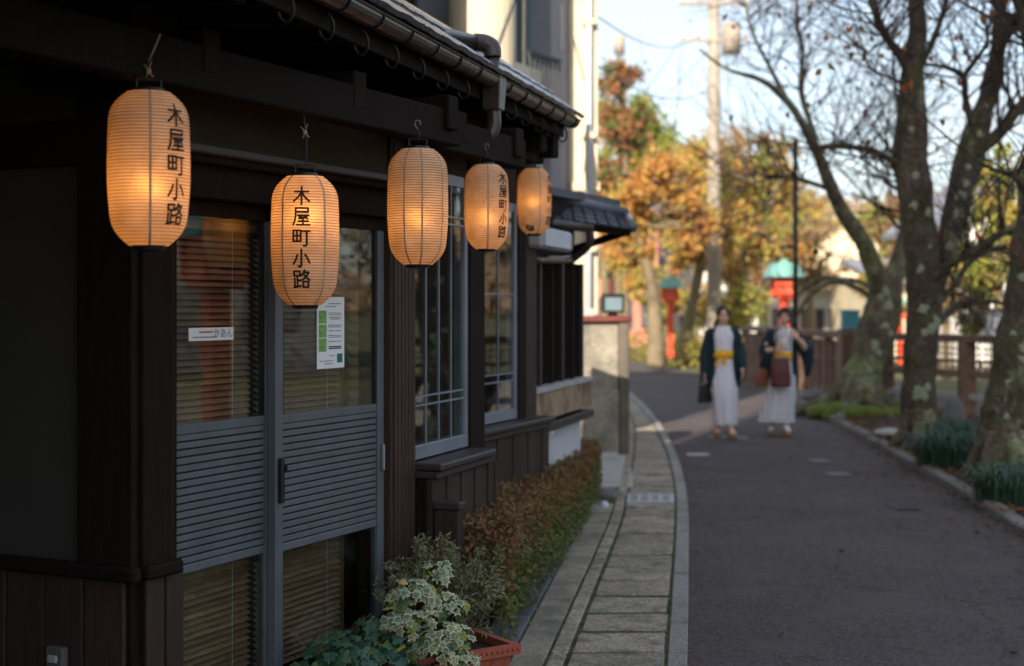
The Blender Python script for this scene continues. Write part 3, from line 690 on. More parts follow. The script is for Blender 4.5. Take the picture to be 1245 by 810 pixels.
for gobj, y0, y1 in ((gut, 3.6, 6.6), (gut2, 6.9, 8.85)):
    y = y0
    while y < y1:
        g = gl(y); pts = [g+GN*math.cos(t)*.050+V(0, 0, math.sin(t)*.050) for t in [math.pi+math.pi*k/10 for k in range(11)]]
        m = MB(); m.tube(pts, .004, 5); m.tube([g+GN*.05, g+GN*.045+V(0, 0, .012), g-GN*.05+V(0, 0, .012)], .004, 5)
        m.build('gutter_strap', M['black_iron'], gobj)
        # looped hanger below the gutter
        h = g-GN*.045+V(0, 0, -.045); lp = [h+GN*(.026*math.sin(t))+GD*(.03*math.sin(t*.5))+V(0, 0, -.045+.045*math.cos(t)) for t in [2*math.pi*k/14 for k in range(14)]]
        MB().tube(lp, .0055, 6).build('hanger_loop', M['black_iron'], gobj, smooth=True)
        y += .34
# rain-water box, swan neck and the pipe from the upper roof
g = gl(6.72)
m = MB(); a = [g+GN*i*.05+GD*j*.075+V(0, 0, .03) for i, j in ((-1, -1), (1, -1), (1, 1), (-1, 1))]; b = [g+GN*i*.04+GD*j*.055+V(0, 0, -.15) for i, j in ((-1, -1), (1, -1), (1, 1), (-1, 1))]
m.hexa(b, a); m.build('hopper', M['gutter'], shop, bevel=.006, fix=True)
q0 = g+V(0, 0, -.14); pts = smooth_pts([q0, q0+V(0, 0, -.09), q0+V(-.05, .0, -.15), q0+V(-.22, .05, -.20), q0+V(-.45, .1, -.25)], 5)
MB().tube(pts, .034, 12).build('downpipe', M['gutter'], shop, smooth=True)
pc = P(600, 92, 6.70); pe = P(599, 58, 6.66); p2 = P(519, 38, 6.25)
MB().tube([pc+V(0, 0, -.08), pe+V(0, 0, -.045)], .034, 14).build('downpipe', M['gutter'], shop, smooth=True)
el = smooth_pts([pe+V(0, 0, -.045), pe+V(-.004, 0, .0), pe+V(-.04, 0, .022), pe+V(-.085, .01, .028)], 5)
MB().tube(el, .041, 14).build('pipe_elbow', M['gutter'], shop, smooth=True)
MB().tube([pe+V(-.08, .01, .028), p2, p2+(p2-pe)*1.2], .033, 14).build('downpipe', M['gutter'], shop, smooth=True)
# roof: tiles of the three lowest courses one by one, ribbed slab above
RS = R(37); up = -GN*math.cos(RS)+V(0, 0, math.sin(RS)); nr = GN*math.sin(RS)+V(0, 0, math.cos(RS))
m = MB(); a, b = gl(.5)+V(0, 0, .02), gl(8.74)+V(0, 0, .02)
m.hexa([a, b, b+up*.62, a+up*.62], [p+nr*.03 for p in (a, b, b+up*.62, a+up*.62)]); 
r0 = m.build('roof', M['tile'], shop, fix=True)
tw = .265; tm = MB(); n = 8; prof = []
for k in range(n+1):
    t = k/n; h = .003*math.sin(math.pi*2*t)*(1 if t < .5 else .3)+.004*(t > .93); prof.append((t*tw, h))
vs = []
for e_, l in ((0, 0), (1, .27)):
    for x, h in prof: vs += [GD*x+up*l+nr*(h+.030-.014*e_), GD*x+up*l+nr*(h+.010-.014*e_)]
s = 2*(n+1); fs = []
for k in range(n): fs += [(2*k, 2*k+2, s+2*k+2, s+2*k), (2*k+1, s+2*k+1, s+2*k+3, 2*k+3), (2*k, 2*k+1, 2*k+3, 2*k+2)]
tm.add(vs, fs); tme = tm.mesh('roof_tile', M['tile'])
bl = wloc(shop)
for c in range(2):
    y = 2.0
    while y < 8.5:
        p = gl(y)+up*(-.045+.24*c)+nr*(.034)+GN*.0
        piece(tme, 'roof_tile', r0, p-bl+nr*random.uniform(0, .003)); y += tw*GD.y
fbk = MB(); a, b = gl(.5)+up*.62, gl(8.74)+up*.62
fbk.hexa([a+V(0, 0, -.06), b+V(0, 0, -.06), b-GN*2.2+V(0, 0, -.06), a-GN*2.2+V(0, 0, -.06)], [a, b, b-GN*2.2, a-GN*2.2]); fbk.build('roof_deck', M['tile'], shop, fix=True)

# ------------------------------------------------------------------ paper lanterns
def papermat():
    m = bpy.data.materials.new('lantern paper'); m.use_nodes = True; t = m.node_tree; n = t.nodes; l = t.links
    b = n['Principled BSDF']; b.inputs['Roughness'].default_value = .8; b.inputs['Specular IOR Level'].default_value = .2
    tcn = n.new('ShaderNodeTexCoord'); no = n.new('ShaderNodeTexNoise'); no.inputs['Scale'].default_value = 14; no.inputs['Detail'].default_value = 6; l.new(tcn.outputs['Object'], no.inputs[0])
    cr = n.new('ShaderNodeValToRGB'); cr.color_ramp.elements[0].color = (.74, .62, .44, 1); cr.color_ramp.elements[1].color = (.90, .80, .61, 1); cr.color_ramp.elements[0].position = .3; cr.color_ramp.elements[1].position = .65
    l.new(no.outputs[0], cr.inputs[0]); l.new(cr.outputs[0], b.inputs['Base Color'])
    tr = n.new('ShaderNodeBsdfTranslucent'); hs = n.new('ShaderNodeMix'); hs.data_type = 'RGBA'; hs.blend_type = 'MULTIPLY'; hs.inputs[0].default_value = 1; hs.inputs[7].default_value = (1, .68, .40, 1); l.new(cr.outputs[0], hs.inputs[6]); l.new(hs.outputs[2], tr.inputs[0])
    mxs = n.new('ShaderNodeMixShader'); mxs.inputs[0].default_value = .5; l.new(b.outputs[0], mxs.inputs[1]); l.new(tr.outputs[0], mxs.inputs[2]); rf = n.new('ShaderNodeBsdfRefraction'); rf.inputs['Roughness'].default_value = .8; rf.inputs['IOR'].default_value = 1.4; l.new(hs.outputs[2], rf.inputs[0])
    m2 = n.new('ShaderNodeMixShader'); m2.inputs[0].default_value = .10; l.new(mxs.outputs[0], m2.inputs[1]); l.new(rf.outputs[0], m2.inputs[2]); l.new(m2.outputs[0], n['Material Output'].inputs[0])
    return m
M['paper'] = papermat()
M['rib'] = mat('bamboo rib', (.17, .095, .045), .7, .2, 20, 0)
M['string_shadow'] = mat('lantern seam', (.42, .31, .22), .8, .2, 20, 0)  # shadows of the inner strings, painted on the paper as darker strips
M['bulb'] = emit('bulb', (1, .62, .25), 8)
H0, R0 = .45, .1205
def prof_r(t):      # t 0 bottom .. 1 top
    s = abs(t-.5)*2
    k = .17 if t < .5 else .07
    r = R0*(1-k*s**2)
    if s > .6: r *= 1-.42*((s-.6)/.4)**2.6
    return r
NR = 46
def make_lantern(scale=1):
    paper = MB(); pr = []
    for i in range(NR*4+1):
        t = i/(NR*4); ph = (i % 4)/4
        pr.append((prof_r(t)-.0022*math.sin(math.pi*ph), (t-.5)*H0))
    paper.lathe(pr, 40, cap=False)
    return paper
random.seed(12)
ME_PAPER = make_lantern().mesh('paper_shade', M['paper'], True)
m = MB()
for i in range(1, NR):
    t = i/NR; r = prof_r(t)+.0004
    m.lathe([(r-.0012, (t-.5)*H0-.0010), (r+.0006, (t-.5)*H0), (r-.0012, (t-.5)*H0+.0010)], 40, cap=False)
ME_RIB = m.mesh('ribs', M['rib'], True)
rc = prof_r(0)
ME_CAPB = MB().lathe([(rc-.030, -H0/2-.013), (rc-.014, -H0/2-.013), (rc-.010, -H0/2+.003), (rc-.016, -H0/2+.003), (rc-.018, -H0/2-.008), (rc-.030, -H0/2-.009)], 28, cap=False).mesh('bottom_ring', M['black'])
ME_CAPT = MB().lathe([(rc-.030, H0/2+.012), (rc-.014, H0/2+.012), (rc-.010, H0/2-.003), (rc-.016, H0/2-.003), (rc-.018, H0/2+.008), (rc-.030, H0/2+.008)], 28, cap=False).mesh('top_ring', M['black'])
m = MB()
for s_ in (-1, 1): m.tube([V(s_*(rc-.022), 0, H0/2+.01), V(s_*(rc-.022), 0, H0/2+.04)], .003, 6)
m.tube([V(-(rc-.022), 0, H0/2+.04), V(rc-.022, 0, H0/2+.04)], .0025, 6)
ME_BAIL = m.mesh('bail_wire', M['black_iron'])
ME_BULB = MB().ell((0, 0, 0), (.022, .022, .03), 12, 8).mesh('bulb', M['bulb'], True)
TXT = {}
STROKES = [
 [[(0, 1), (0, -1)], [(-.85, .45), (.85, .45)], [(-.04, .42), (-.35, -.12), (-.92, -.62)], [(.04, .42), (.35, -.12), (.92, -.62)]],
 [[(-.68, .92), (.78, .92), (.78, .48), (-.68, .48)], [(-.68, .92), (-.68, .1), (-.76, -.45), (-.96, -.95)], [(-.42, .12), (.86, .12)], [(.08, .12), (-.28, -.20), (.62, -.14)], [(.44, .02), (.72, -.28)], [(-.36, -.54), (.78, -.54)], [(.18, -.24), (.18, -.93)], [(-.58, -.93), (.96, -.93)]],
 [[(-.95, .75), (-.08, .75), (-.08, -.45), (-.95, -.45), (-.95, .75)], [(-.95, .15), (-.08, .15)], [(-.51, .75), (-.51, -.45)], [(.10, .68), (.98, .68)], [(.62, .68), (.62, -.80), (.52, -.95), (.24, -.92)]],
 [[(0, .95), (0, -.80), (-.08, -.94), (-.32, -.88)], [(-.46, .36), (-.62, -.12), (-.94, -.62)], [(.44, .38), (.72, -.02), (.95, -.52)]],
 [[(-.90, .86), (-.20, .86), (-.20, .36), (-.90, .36), (-.90, .86)], [(-.52, .36), (-.52, -.80)], [(-.52, -.16), (-.14, -.16)], [(-.86, .08), (-.86, -.84)], [(-1.0, -.92), (-.08, -.74)], [(.36, .98), (.22, .66), (-.02, .40)], [(.34, .74), (.86, .74), (.62, .34), (.34, .06), (-.02, -.14)], [(.26, .52), (.60, .16), (1.0, -.10)], [(.20, -.28), (.86, -.28), (.86, -.90), (.20, -.90), (.20, -.28)]]]
def lettering_mesh():
    """the five characters as brush-width strokes wrapped once round the paper, centred on the -Y side"""
    m = MB(); hs, wd = .031, .0035; lift = 0
    def on(x, y, o):
        r = prof_r(y/H0+.5)+.0016+o; a = x/.118; return V(r*math.sin(a), -r*math.cos(a), y)
    for k, chs in enumerate(STROKES):
        z0 = .150-.0715*k
        for st in chs:
            lift = (lift+1) % 11; o = .00012*lift
            pts = []
            for (ax, ay), (bx, by) in zip(st, st[1:]):
                n = max(1, int(math.hypot(bx-ax, by-ay)*hs/.006)); pts += [(lerp(ax, bx, i/n)*hs*.92, z0+lerp(ay, by, i/n)*hs) for i in range(n)]
            pts.append((st[-1][0]*hs*.92, z0+st[-1][1]*hs))
            for (ax, ay), (bx, by) in zip(pts, pts[1:]):
                dx, dy = bx-ax, by-ay; l_ = math.hypot(dx, dy); nx_, ny_ = -dy/l_*wd, dx/l_*wd
                m.add([on(ax+nx_, ay+ny_, o), on(ax-nx_, ay-ny_, o), on(bx-nx_, by-ny_, o), on(bx+nx_, by+ny_, o)], [(0, 1, 2, 3)])
            for i, (x, y) in enumerate(pts):
                if i in (0, len(pts)-1) or True:
                    q = [on(x+wd*math.cos(a), y+wd*math.sin(a), o+.00006) for a in [2*math.pi*j/8 for j in range(8)]]; m.add(q, [tuple(range(8))])
    return m.mesh('lettering', M['ink'])
ME_TXT = lettering_mesh()
def string_shadow_mesh():
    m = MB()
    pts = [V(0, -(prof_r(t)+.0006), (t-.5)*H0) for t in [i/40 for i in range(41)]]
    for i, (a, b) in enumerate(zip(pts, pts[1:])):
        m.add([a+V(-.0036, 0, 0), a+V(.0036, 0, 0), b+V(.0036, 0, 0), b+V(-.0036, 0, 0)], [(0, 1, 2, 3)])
    return m.mesh('string_shadow', M['string_shadow'])
ME_STRING_SHADOW = string_shadow_mesh()
LAN = [ # px, centre row, depth, paper height px, letter angle (deg, + to the right), seam angles, bulb height, label, hang point (dx, z)
 (181, 206, 186, .45, 40, (2, 92, 182, 272), -.05, 'nearest paper lantern, hanging by the dark side wall, lettering on its right side', 2.30),
 (371, 293, 156, .45, -6, (-40, 34, 120, 210), .085, 'lowest paper lantern, on a long cord before the sliding doors, lettering facing front', 2.33),
 (508, 252, 140, .45, 165, (-26, 8, 52, 170, 260), -.045, 'paper lantern showing no lettering, hanging by the red brown post', 2.30),
 (591.5, 252, 102, .39, 48, (4, 94, 184, 274), -.055, '', 2.33),
 (649.5, 245, 79, .383, 62, (20, 110, 200, 290), -.005, 'farthest and smallest paper lantern, with a torn dark patch at its lower edge', 2.52)]
LAN[3] = LAN[3][:7] + ('second farthest paper lantern, just under the rain hopper', 2.33)
for i, (px, py, hp, hm, ta, string_shadows, bz, lb, hz) in enumerate(LAN):
    Y = hm*F/hp; c = P(px, py, Y); k = hm/H0
    wob = math.atan2(c.x, c.y)
    e = empty('paper_lantern', c, lb, 'lantern', 'row of paper lanterns under the eave')
    e.scale = (k, k, k); face = -wob
    for me in (ME_PAPER, ME_RIB, ME_CAPB, ME_CAPT, ME_BAIL): piece(me, me.name.split('.')[0], e, rot=(0, 0, face+.3))
    piece(ME_TXT, 'lettering', e, rot=(0, 0, face+R(ta)))
    for a in string_shadows: piece(ME_STRING_SHADOW, 'string_shadow', e, rot=(0, 0, face+R(a)))
    piece(ME_BULB, 'bulb', e, (0, 0, bz))
    m = MB(); top = V(0, 0, H0/2+.04); z1 = (hz-c.z)/k
    swing = [V(0, 0, 0), V(.006, 0, .3*(z1-top.z)), V(-.006, .0, .7*(z1-top.z)), V(0, 0, z1-top.z)]
    m.tube(smooth_pts([top+s_ for s_ in swing], 4), .0032, 6)
    co_ = piece(m.mesh('cord', M['black'], True), 'cord', e)
    m = MB(); kz = lerp(top.z, z1, .45)
    if i in (0, 1):
        for q in ((-.016, .020), (.010, .030), (.015, -.018), (-.008, -.022)): m.tube([V(0, 0, kz), V(q[0]*.5, -.004, kz+q[1]*.6), V(q[0], -.002, kz+q[1])], [.0026, .0022, .0014], 5)
        if i == 0: m.tube([V(0, 0, kz+.03), V(.02, 0, kz+.075), V(.034, 0, kz+.11)], .003, 5)
        m.ell((0, 0, kz), (.008, .008, .009), 8, 6)
    else:
        m.tube([V(0, 0, z1-.03), V(-.012, -.004, z1-.012), V(-.008, -.004, z1+.004), V(.008, -.004, z1+.004), V(.012, -.004, z1-.014)], .0024, 5)
    piece(m.mesh('knot', mat('twine', (.33, .24, .17), .8, .2, 10, 0), True), 'knot', e)
    if i == 4:
        m = MB(); vs = []
        for t, a in ((.06, -.62), (.13, -.55), (.12, -.3), (.105, -.05), (.05, .0), (.03, -.3)):
            r = prof_r(t)+.002; vs.append(V(r*math.sin(a+face), -r*math.cos(a+face), (t-.5)*H0))
        m.add(vs, [tuple(range(6))]); piece(m.mesh('torn_patch', M['dark_wood']), 'torn_patch', e)
    ld = bpy.data.lights.new('lantern_bulb', 'POINT'); ld.energy = (.50, .56, .25, .20, .15)[i]; ld.color = (1, .54, .21); ld.shadow_soft_size = .035
    lo = bpy.data.objects.new('lantern_bulb', ld); COL.objects.link(lo); lo.parent = e; lo.location = (0, 0, bz)

# ------------------------------------------------------------------ the next house with its own little tiled roof
hc = empty('narrow_house', C.w(0, 0, 0), 'narrow house with dark lattice windows, flaking board panel and small tiled pent roof', 'house')
def cb(x0, x1, y0, y1, z0, z1, name, mt, parent=None, bevel=.005): return MB().box(x0, x1, y0, y1, z0, z1, C).build(name, M[mt], parent or hc, bevel=bevel, fix=True)
XE = C.x(706)
cb(0, XE, .0, .2, 0, .74, 'base_wall', 'white_plaster')
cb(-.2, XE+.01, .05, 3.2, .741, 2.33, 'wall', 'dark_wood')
cb(-.02, XE+.02, -.10, .05, .742, .80, 'sill', 'sill_wood')
z0, z1 = .825, C.z(680, 466, -.06)
cb(C.x(648, -.06), XE+.01, -.085, .04, z0, z1-.035, 'board_panel', 'panel_wood')
cb(C.x(647, -.06), XE+.015, -.095, .045, z1-.034, z1, 'panel_rail', 'pale_concrete')
zt = C.z(680, 318, 0)
cb(C.x(652), XE-.02, .0, .045, z1+.002, zt, 'lattice_window', 'grille')
for k in range(5):
    x = lerp(C.x(652)+.02, XE-.05, k/4); cb(x-.022, x+.022, -.03, -.001, z1+.003, zt, 'window_stile', 'dark_wood' if k % 2 else 'sill_wood', bevel=.003)
lw = cb(C.x(652)+.05, XE-.06, -.012, -.002, lerp(z1, zt, .03), lerp(z1, zt, .05), 'lattice_rail', 'dark_wood', bevel=0)
for k in range(26):
    x = lerp(C.x(652)+.04, XE-.06, k/25); cb(x-.006, x+.006, -.018, -.004, z1+.01, zt-.01, 'lattice_bar', 'dark_wood', bevel=0)
# sign box under the roof
e = empty('wall_box', C.w(.5, -.1, 2.2), 'white metal box mounted under the small tiled roof', 'box')
MB().box(C.x(650, -.15), C.x(688, -.15), -.20, -.01, C.z(670, 306, -.1), C.z(670, 281, -.1), C).build('case', M['pale_concrete'], e, bevel=.02, fix=True)
MB().box(C.x(653, -.15), C.x(684, -.15), -.206, -.201, C.z(670, 303, -.1), C.z(670, 284, -.1), C).build('front_panel', M['white_plaster'], e, bevel=.002, fix=True)
# small porch roof: tiles one by one on a slab; its own gutter and pipe
E0, E1, Q0, Q1 = P(640, 263, 10.15), P(768, 280, 10.45), P(640, 238, 10.75), P(760, 265, 11.05)
pn = (E1-E0).cross(Q0-E0).normalized(); pn = pn if pn.z > 0 else -pn
def cr(u, v, h=0): return E0.lerp(E1, u).lerp(Q0.lerp(Q1, u), v)+pn*h
m = MB(); m.hexa([cr(0, 0, -.05), cr(1, 0, -.05), cr(1, 1, -.05), cr(0, 1, -.05)], [cr(0, 0), cr(1, 0), cr(1, 1), cr(0, 1)])
rf = m.build('roof', M['dark_wood'], hc, fix=True)
for j in range(4):
    for i in range(9):
        u0, u1 = i/9, (i+1)/9-.012; v0, v1 = j/4-.03, (j+1)/4
        MB().hexa([cr(u0, v0, .008), cr(u1, v0, .008), cr(u1, v1, .001), cr(u0, v1, .001)], [cr(u0, v0, .034), cr(u1, v0, .024), cr(u1, v1, .008), cr(u0, v1, .014)]).build('roof_tile', M['tile'], rf)
MB().tube([cr(0, 1, .03), cr(1, 1, .03)], .05, 10).build('ridge_tile', M['tile'], rf, smooth=True)
MB().tube([cr(1.005, 0, .02), cr(1.005, 1, .02)], .035, 10).build('verge_tile', M['tile'], rf, smooth=True)
MB().tube([cr(0, -.06, -.02), cr(.62, -.06, -.02)], .035, 10).build('gutter', M['gutter'], hc, smooth=True)
a = cr(.6, -.06, -.03)
MB().tube(smooth_pts([a, a+V(0, .02, -.10), P(700, 312, 10.4), P(690, 316, 10.3), C.w(C.x(645, -.08), -.08, zt-.02)], 5), .03, 10).build('downpipe', M['gutter'], hc, smooth=True)
MB().bar(cr(.95, .3, -.06), cr(.35, .9, -.42), .05).build('porch_brace', M['dark_wood'], hc)
# thin awning above it
q = [P(662, 226, 10.2), P(752, 243, 11.6)]
aw = [q[0], q[1], q[1]+V(-1.1, .5, .16), q[0]+V(-1.1, .5, .16)]
MB().hexa([p+V(0, 0, -.045) for p in aw], aw).build('awning', M['slate'], hc, bevel=.006, fix=True)
MB().bar(q[0]+V(.0, 0, -.03), q[1]+V(0, 0, -.03), .03, .06).build('awning_edge', M['slate'], hc)
for t in (.25, .75):
    p = q[0].lerp(q[1], t); MB().bar(p+V(-.1, 0, -.05), p+V(-.75, .3, -.28), .03, .03).build('awning_bracket', M['black_iron'], hc)
# gas meter / white vent on the white base
for px, py in ((656, 530), (705, 508)):
    MB().lathe([(.0, 0), (.035, 0), (.04, .05), (.0, .06)], 12, C.w(C.x(px), -.06, C.z(px, py, 0))).build('vent_cap', M['white_plaster'], hc, smooth=True)

# ------------------------------------------------------------------ concrete gate wall with lamp
YP = 14.9
gw = empty('gate_wall', G(734, 555), 'stained concrete gate wall with rust red coping at the bend of the pavement', 'wall')
def pb(x0, x1, y0, y1, z0, z1, name, mt, parent, bevel=.012):
    return MB().box(x0, x1, y0, y1, z0, z1).build(name, M[mt], parent, bevel=bevel, fix=True)
xa, xb, xc = (700-CX)/F*YP, (752-CX)/F*YP, (764-CX)/F*(YP+.1)
zt = CH-(392-HY)/F*YP; zm = CH-(474-HY)/F*YP
pb(xa-.6, xb, YP, YP+.32, 0, zt, 'wall_panel', 'concrete', gw)
pb(xb+.002, xc, YP-.03, YP+.34, 0, zt, 'end_pillar', 'dark_concrete', gw)
pb(xa-.6, xb-.002, YP-.07, YP-.002, 0, zm, 'base_course', 'concrete', gw)
pb(xa-.62, xc+.03, YP-.06, YP+.37, zt+.002, zt+.065, 'coping', 'cap_red', gw)
m = MB(); p0 = V(xa+.12, YP-.08, 0); m.prism([V(xa+.05, YP-.5, 0), V(xb-.02, YP-.5, 0), V(xb-.02, YP-.072, 0), V(xa+.05, YP-.072, 0)], V(0, 0, .06)); m.build('step', M['pale_concrete'], gw, bevel=.01, fix=True)
lp = P(745, 384, YP+.12); lp.z = zt+.066
le = empty('gate_lamp', lp, 'square frosted glass lamp in a dark frame on the gate wall', 'lamp')
s_ = .105
def lb(x0, x1, y0, y1, z0, z1, n, mt, bevel=.004): return MB().box(lp.x+x0, lp.x+x1, lp.y+y0, lp.y+y1, lp.z+z0, lp.z+z1).build(n, M[mt], le, bevel=bevel, fix=True)
lb(-.05, .05, -.05, .05, 0, .03, 'foot', 'black'); lb(-s_-.008, s_+.008, -s_-.008, s_+.008, .031, .055, 'base', 'black'); lb(-s_-.01, s_+.01, -s_-.01, s_+.01, .205, .235, 'cap', 'black')
for i in (-1, 1):
    for j in (-1, 1): lb(i*s_-.01, i*s_+.01, j*s_-.01, j*s_+.01, .056, .204, 'frame_post', 'black', .002)
lb(-s_+.012, s_-.012, -s_+.012, s_-.012, .058, .202, 'frosted_shade', 'lamp_glass')
# slab in front, stones and the white pot by the hedge end
for (px, py, rx, ry, rz, lbx) in ((744, 606, .11, .14, .06, 'rough grey stone at the far end of the hedge, the larger one'), (728, 618, .09, .08, .045, 'small rounded stone beside the pavement edge near the hedge end')):
    p = G(px, py); m = MB().ell((0, 0, 0), (rx, ry, rz), 14, 9)
    for v in m.v: v *= 1+.18*noise.noise(v*9+p); v.z += rz*.3
    o = m.build('garden_stone', M['stone'], smooth=True); o.location = p; tag(o, lbx, 'stone', 'stones by the hedge end')
p = [G(728, 596), G(770, 596), G(766, 556), G(722, 556)]
kind(MB().prism(p, V(0, 0, .03)).build('threshold_slab', M['pale_concrete'], at=p[0], fix=True), 'structure')
p = G(735, 622); o = MB().lathe([(.0, 0), (.025, .0), (.034, .03), (.03, .065), (.014, .08)], 16).build('white_pot', M['white_plaster'], smooth=True); o.location = p; tag(o, 'small white ceramic jar standing at the far end of the hedge', 'jar')

# ------------------------------------------------------------------ upper building behind, cream building beside it
D = Frame((-3.0, 8.44), (.71, 16.5))
gb = empty('apartment_building', D.w(0, 0, 0), 'grey rendered multi storey building with a balcony rail rising behind the shop roof', 'building')
def db(x0, x1, y0, y1, z0, z1, name, mt, parent=None, bevel=.008): return MB().box(x0, x1, y0, y1, z0, z1, D).build(name, M[mt], parent or gb, bevel=bevel, fix=True)
xw0, xw1 = D.x(628), D.x(670)
db(xw1, D.len, 0, 6, 0, 9.5, 'wall', 'grey_wall')
db(D.x(440), xw1-.002, .9, 6, 0, 9.5, 'wall', 'grey_wall')
db(D.x(300), D.x(478), .02, .9, 2.4, 9.5, 'wall', 'cream')
q = D.w((D.x(574)+D.x(627))/2, .14, 0)
rr = (D.w(D.x(627), 0, 0)-D.w(D.x(574), 0, 0)).length*.33
MB().lathe([(rr, 2.4), (rr, 3.70), (rr*1.04, 3.705), (rr*1.04, 3.76), (rr, 3.765), (rr, 9.5)], 28, q, cap=False).build('column', M['cream'], gb, smooth=False)
wz0 = D.z(640, 100)
wn = db(xw0-.1, xw1-.004, .25, .3, 2.5, 5.4, 'window', 'alu')
db(xw0+.05, xw1-.10, .235, .248, 2.55, 5.3, 'pane', 'glass', wn, 0); db(xw1-.28, xw1-.20, .22, .234, 2.5, 5.4, 'frame', 'cream', wn); db(xw0-.05, xw1-.1, .31, .33, 2.5, 5.4, 'curtain', 'cream', wn, 0)
db(xw0-.3, xw1-.004, .10, .24, 2.3, wz0+.22, 'parapet', 'pale_render')
br = MB().bar(D.w(xw0-.4, -.32, D.z(640, 62, -.3)), D.w(D.x(680, -.32), -.32, D.z(680, 76, -.3)), .05, .04).build('balcony_rail', M['black_iron'], gb)
zrail = D.z(660, 69, -.3)
n = 8
for k in range(n):
    x = lerp(xw0-.4, D.x(680, -.32), k/(n-1)); bulge = .05
    MB().tube([D.w(x, -.32, zrail-.02), D.w(x, -.32-bulge, zrail-.38), D.w(x, -.32-bulge*1.6, zrail-.62), D.w(x, -.30, zrail-.78)], .011, 5).build('baluster', M['black_iron'], br)
MB().bar(D.w(xw0-.4, -.32, zrail-.78), D.w(D.x(680, -.32), -.32, zrail-.78), .05, .04).build('balcony_rail', M['black_iron'], gb)
db(xw0-.5, D.x(680, -.32), -.36, .24, zrail-.9, zrail-.81, 'balcony_floor', 'grey_wall')
for k in range(3): db(D.x(500)+.5*k, D.x(500)+.5*k+.06, .5, .56, 2.8, 5.5, 'window_post', 'cream' if k == 1 else 'black')
db(D.x(480), D.x(574), .6, .64, 2.6, 5.6, 'dark_window', 'grille'); 
for k in range(8):
    x = lerp(D.x(505), D.x(570), k/7); db(x, x+.03, .3, .33, 2.9, 3.65, 'baluster', 'cream' if k % 3 == 0 else 'black_iron')
db(D.x(500), D.x(574), .28, .35, 3.66, 3.72, 'balcony_rail', 'black_iron')
db(D.x(480), D.x(574), .1, .6, 4.02, 4.12, 'balcony_slab', 'pale_concrete')
MB().tube([P(632, -20, 13.4), P(604, 60, 13.3), P(598, 92, 13.2)], .02, 6).build('cable', M['black'], gb)
MB().box(D.x(680), D.x(684), -.01, .0, D.z(682, 62), D.z(682, 6), D).build('conduit', M['pale_concrete'], gb)
cream = empty('cream_building', V(.9, 17, 0), 'tall cream rendered building edge in sunlight beside the grey one', 'building')
YC = 16.35; x0, x1 = (697-CX)/F*YC, (727-CX)/F*YC
MB().box(x0-.05, x1, YC, YC+3.2, 0, 9).build('wall', M['cream'], cream, bevel=.01, fix=True)
MB().tube([V(lerp(x0, x1, .62), YC-.05, 0), V(lerp(x0, x1, .62), YC-.05, 9)], .045, 10).build('downpipe', M['white_plaster'], cream, smooth=True)
MB().box(x0-.04, x1+.02, YC-.04, YC, 2.9, 3.0).build('string_course', M['cream'], cream, bevel=.006, fix=True)
for k in range(6): MB().box(lerp(x0, x1, .62)-.07, lerp(x0, x1, .62)+.07, YC-.1, YC-.001, .9+1.3*k, .96+1.3*k).build('pipe_clip', M['cream'], cream)
MB().box(lerp(x0, x1, .2), lerp(x0, x1, .85), YC-.14, YC-.11, 1.15, 1.55).build('meter_box', M['pale_concrete'], cream, bevel=.01, fix=True)

# ------------------------------------------------------------------ the large inn behind the camera, unseen and added to throw the street into shade
blocker = empty('sun_blocker', V(-5, -14, 0), 'tall narrow rendered inn added unseen behind the viewpoint to shade the street', 'building')
ix0, ix1, iy, ih = -8.35, -1.9, -10.5, 24.0
MB().box(ix0, ix1, iy-9, iy, 0, ih).build('wall', M['pale_render'], blocker)
MB().box(ix0-.0, ix1+.4, iy-9.4, iy+.0, ih+.002, ih+.5).build('roof', M['tile'], blocker)
M_ = 0
for f_ in range(7):
    for k in range(3):
        x = ix0+.5+2.0*k; z = .9+3.2*f_
        wv = MB().box(x, x+1.6, iy+.001, iy+.06, z, z+1.7).build('window', M['alu'], blocker)
        MB().box(x+.08, x+1.52, iy+.061, iy+.07, z+.08, z+1.62).build('pane', M['grille'], wv)

# ------------------------------------------------------------------ leaves
def leaf_pts(c, d, n, ln, wd, fold=.2):
    """a 2-facet leaf: base, two sides, tip"""
    s_ = d.cross(n).normalized()
    return [c, c+d*ln*.5+s_*wd*.5+n*wd*fold, c+d*ln, c+d*ln*.5-s_*wd*.5+n*wd*fold]
def rv(): 
    while True:
        v = V(random.uniform(-1, 1), random.uniform(-1, 1), random.uniform(-1, 1))
        if .05 < v.length < 1: return v.normalized()
def add_leaf(m, c, ln, wd, d=None, upb=.6):
    d = (d or rv()); n = (rv()+V(0, 0, upb)); n = n-d*n.dot(d)
    if n.length < 1e-3: return
    m.add(leaf_pts(c, d, n.normalized(), ln, wd), [(0, 1, 2), (0, 2, 3)])
M['hedge_green'] = leafmat('hedge leaves', [(.095, .13, .042), (.13, .16, .045), (.16, .165, .05), (.14, .11, .05)], .25)
M['hedge_red'] = leafmat('red hedge tips', [(.20, .14, .07), (.23, .11, .06), (.16, .15, .065), (.25, .105, .055), (.14, .15, .055), (.36, .08, .045)], .3)
M['grey_leaf'] = leafmat('grey green fine leaves', [(.18, .22, .12), (.24, .26, .16), (.17, .18, .09), (.28, .19, .11)], .25)
def wall_x(y): return interp([(6.0, -.50), (6.25, -.37), (7.14, -.05), (7.16, -.42), (8.95, .22), (9.0, .06), (11, .58), (12, .85)], y)
def hedge_c(y):
    r = sl_l(y)+.16; l_ = min(wall_x(y), r-.30); return (l_+r)/2, (r-l_)/2
hd = empty('hedge', V(-.2, 9, .04), 'low clipped hedge with bronze red tips running along the boarded wall', 'hedge')
mg, mr_, mt_ = MB(), MB(), MB()
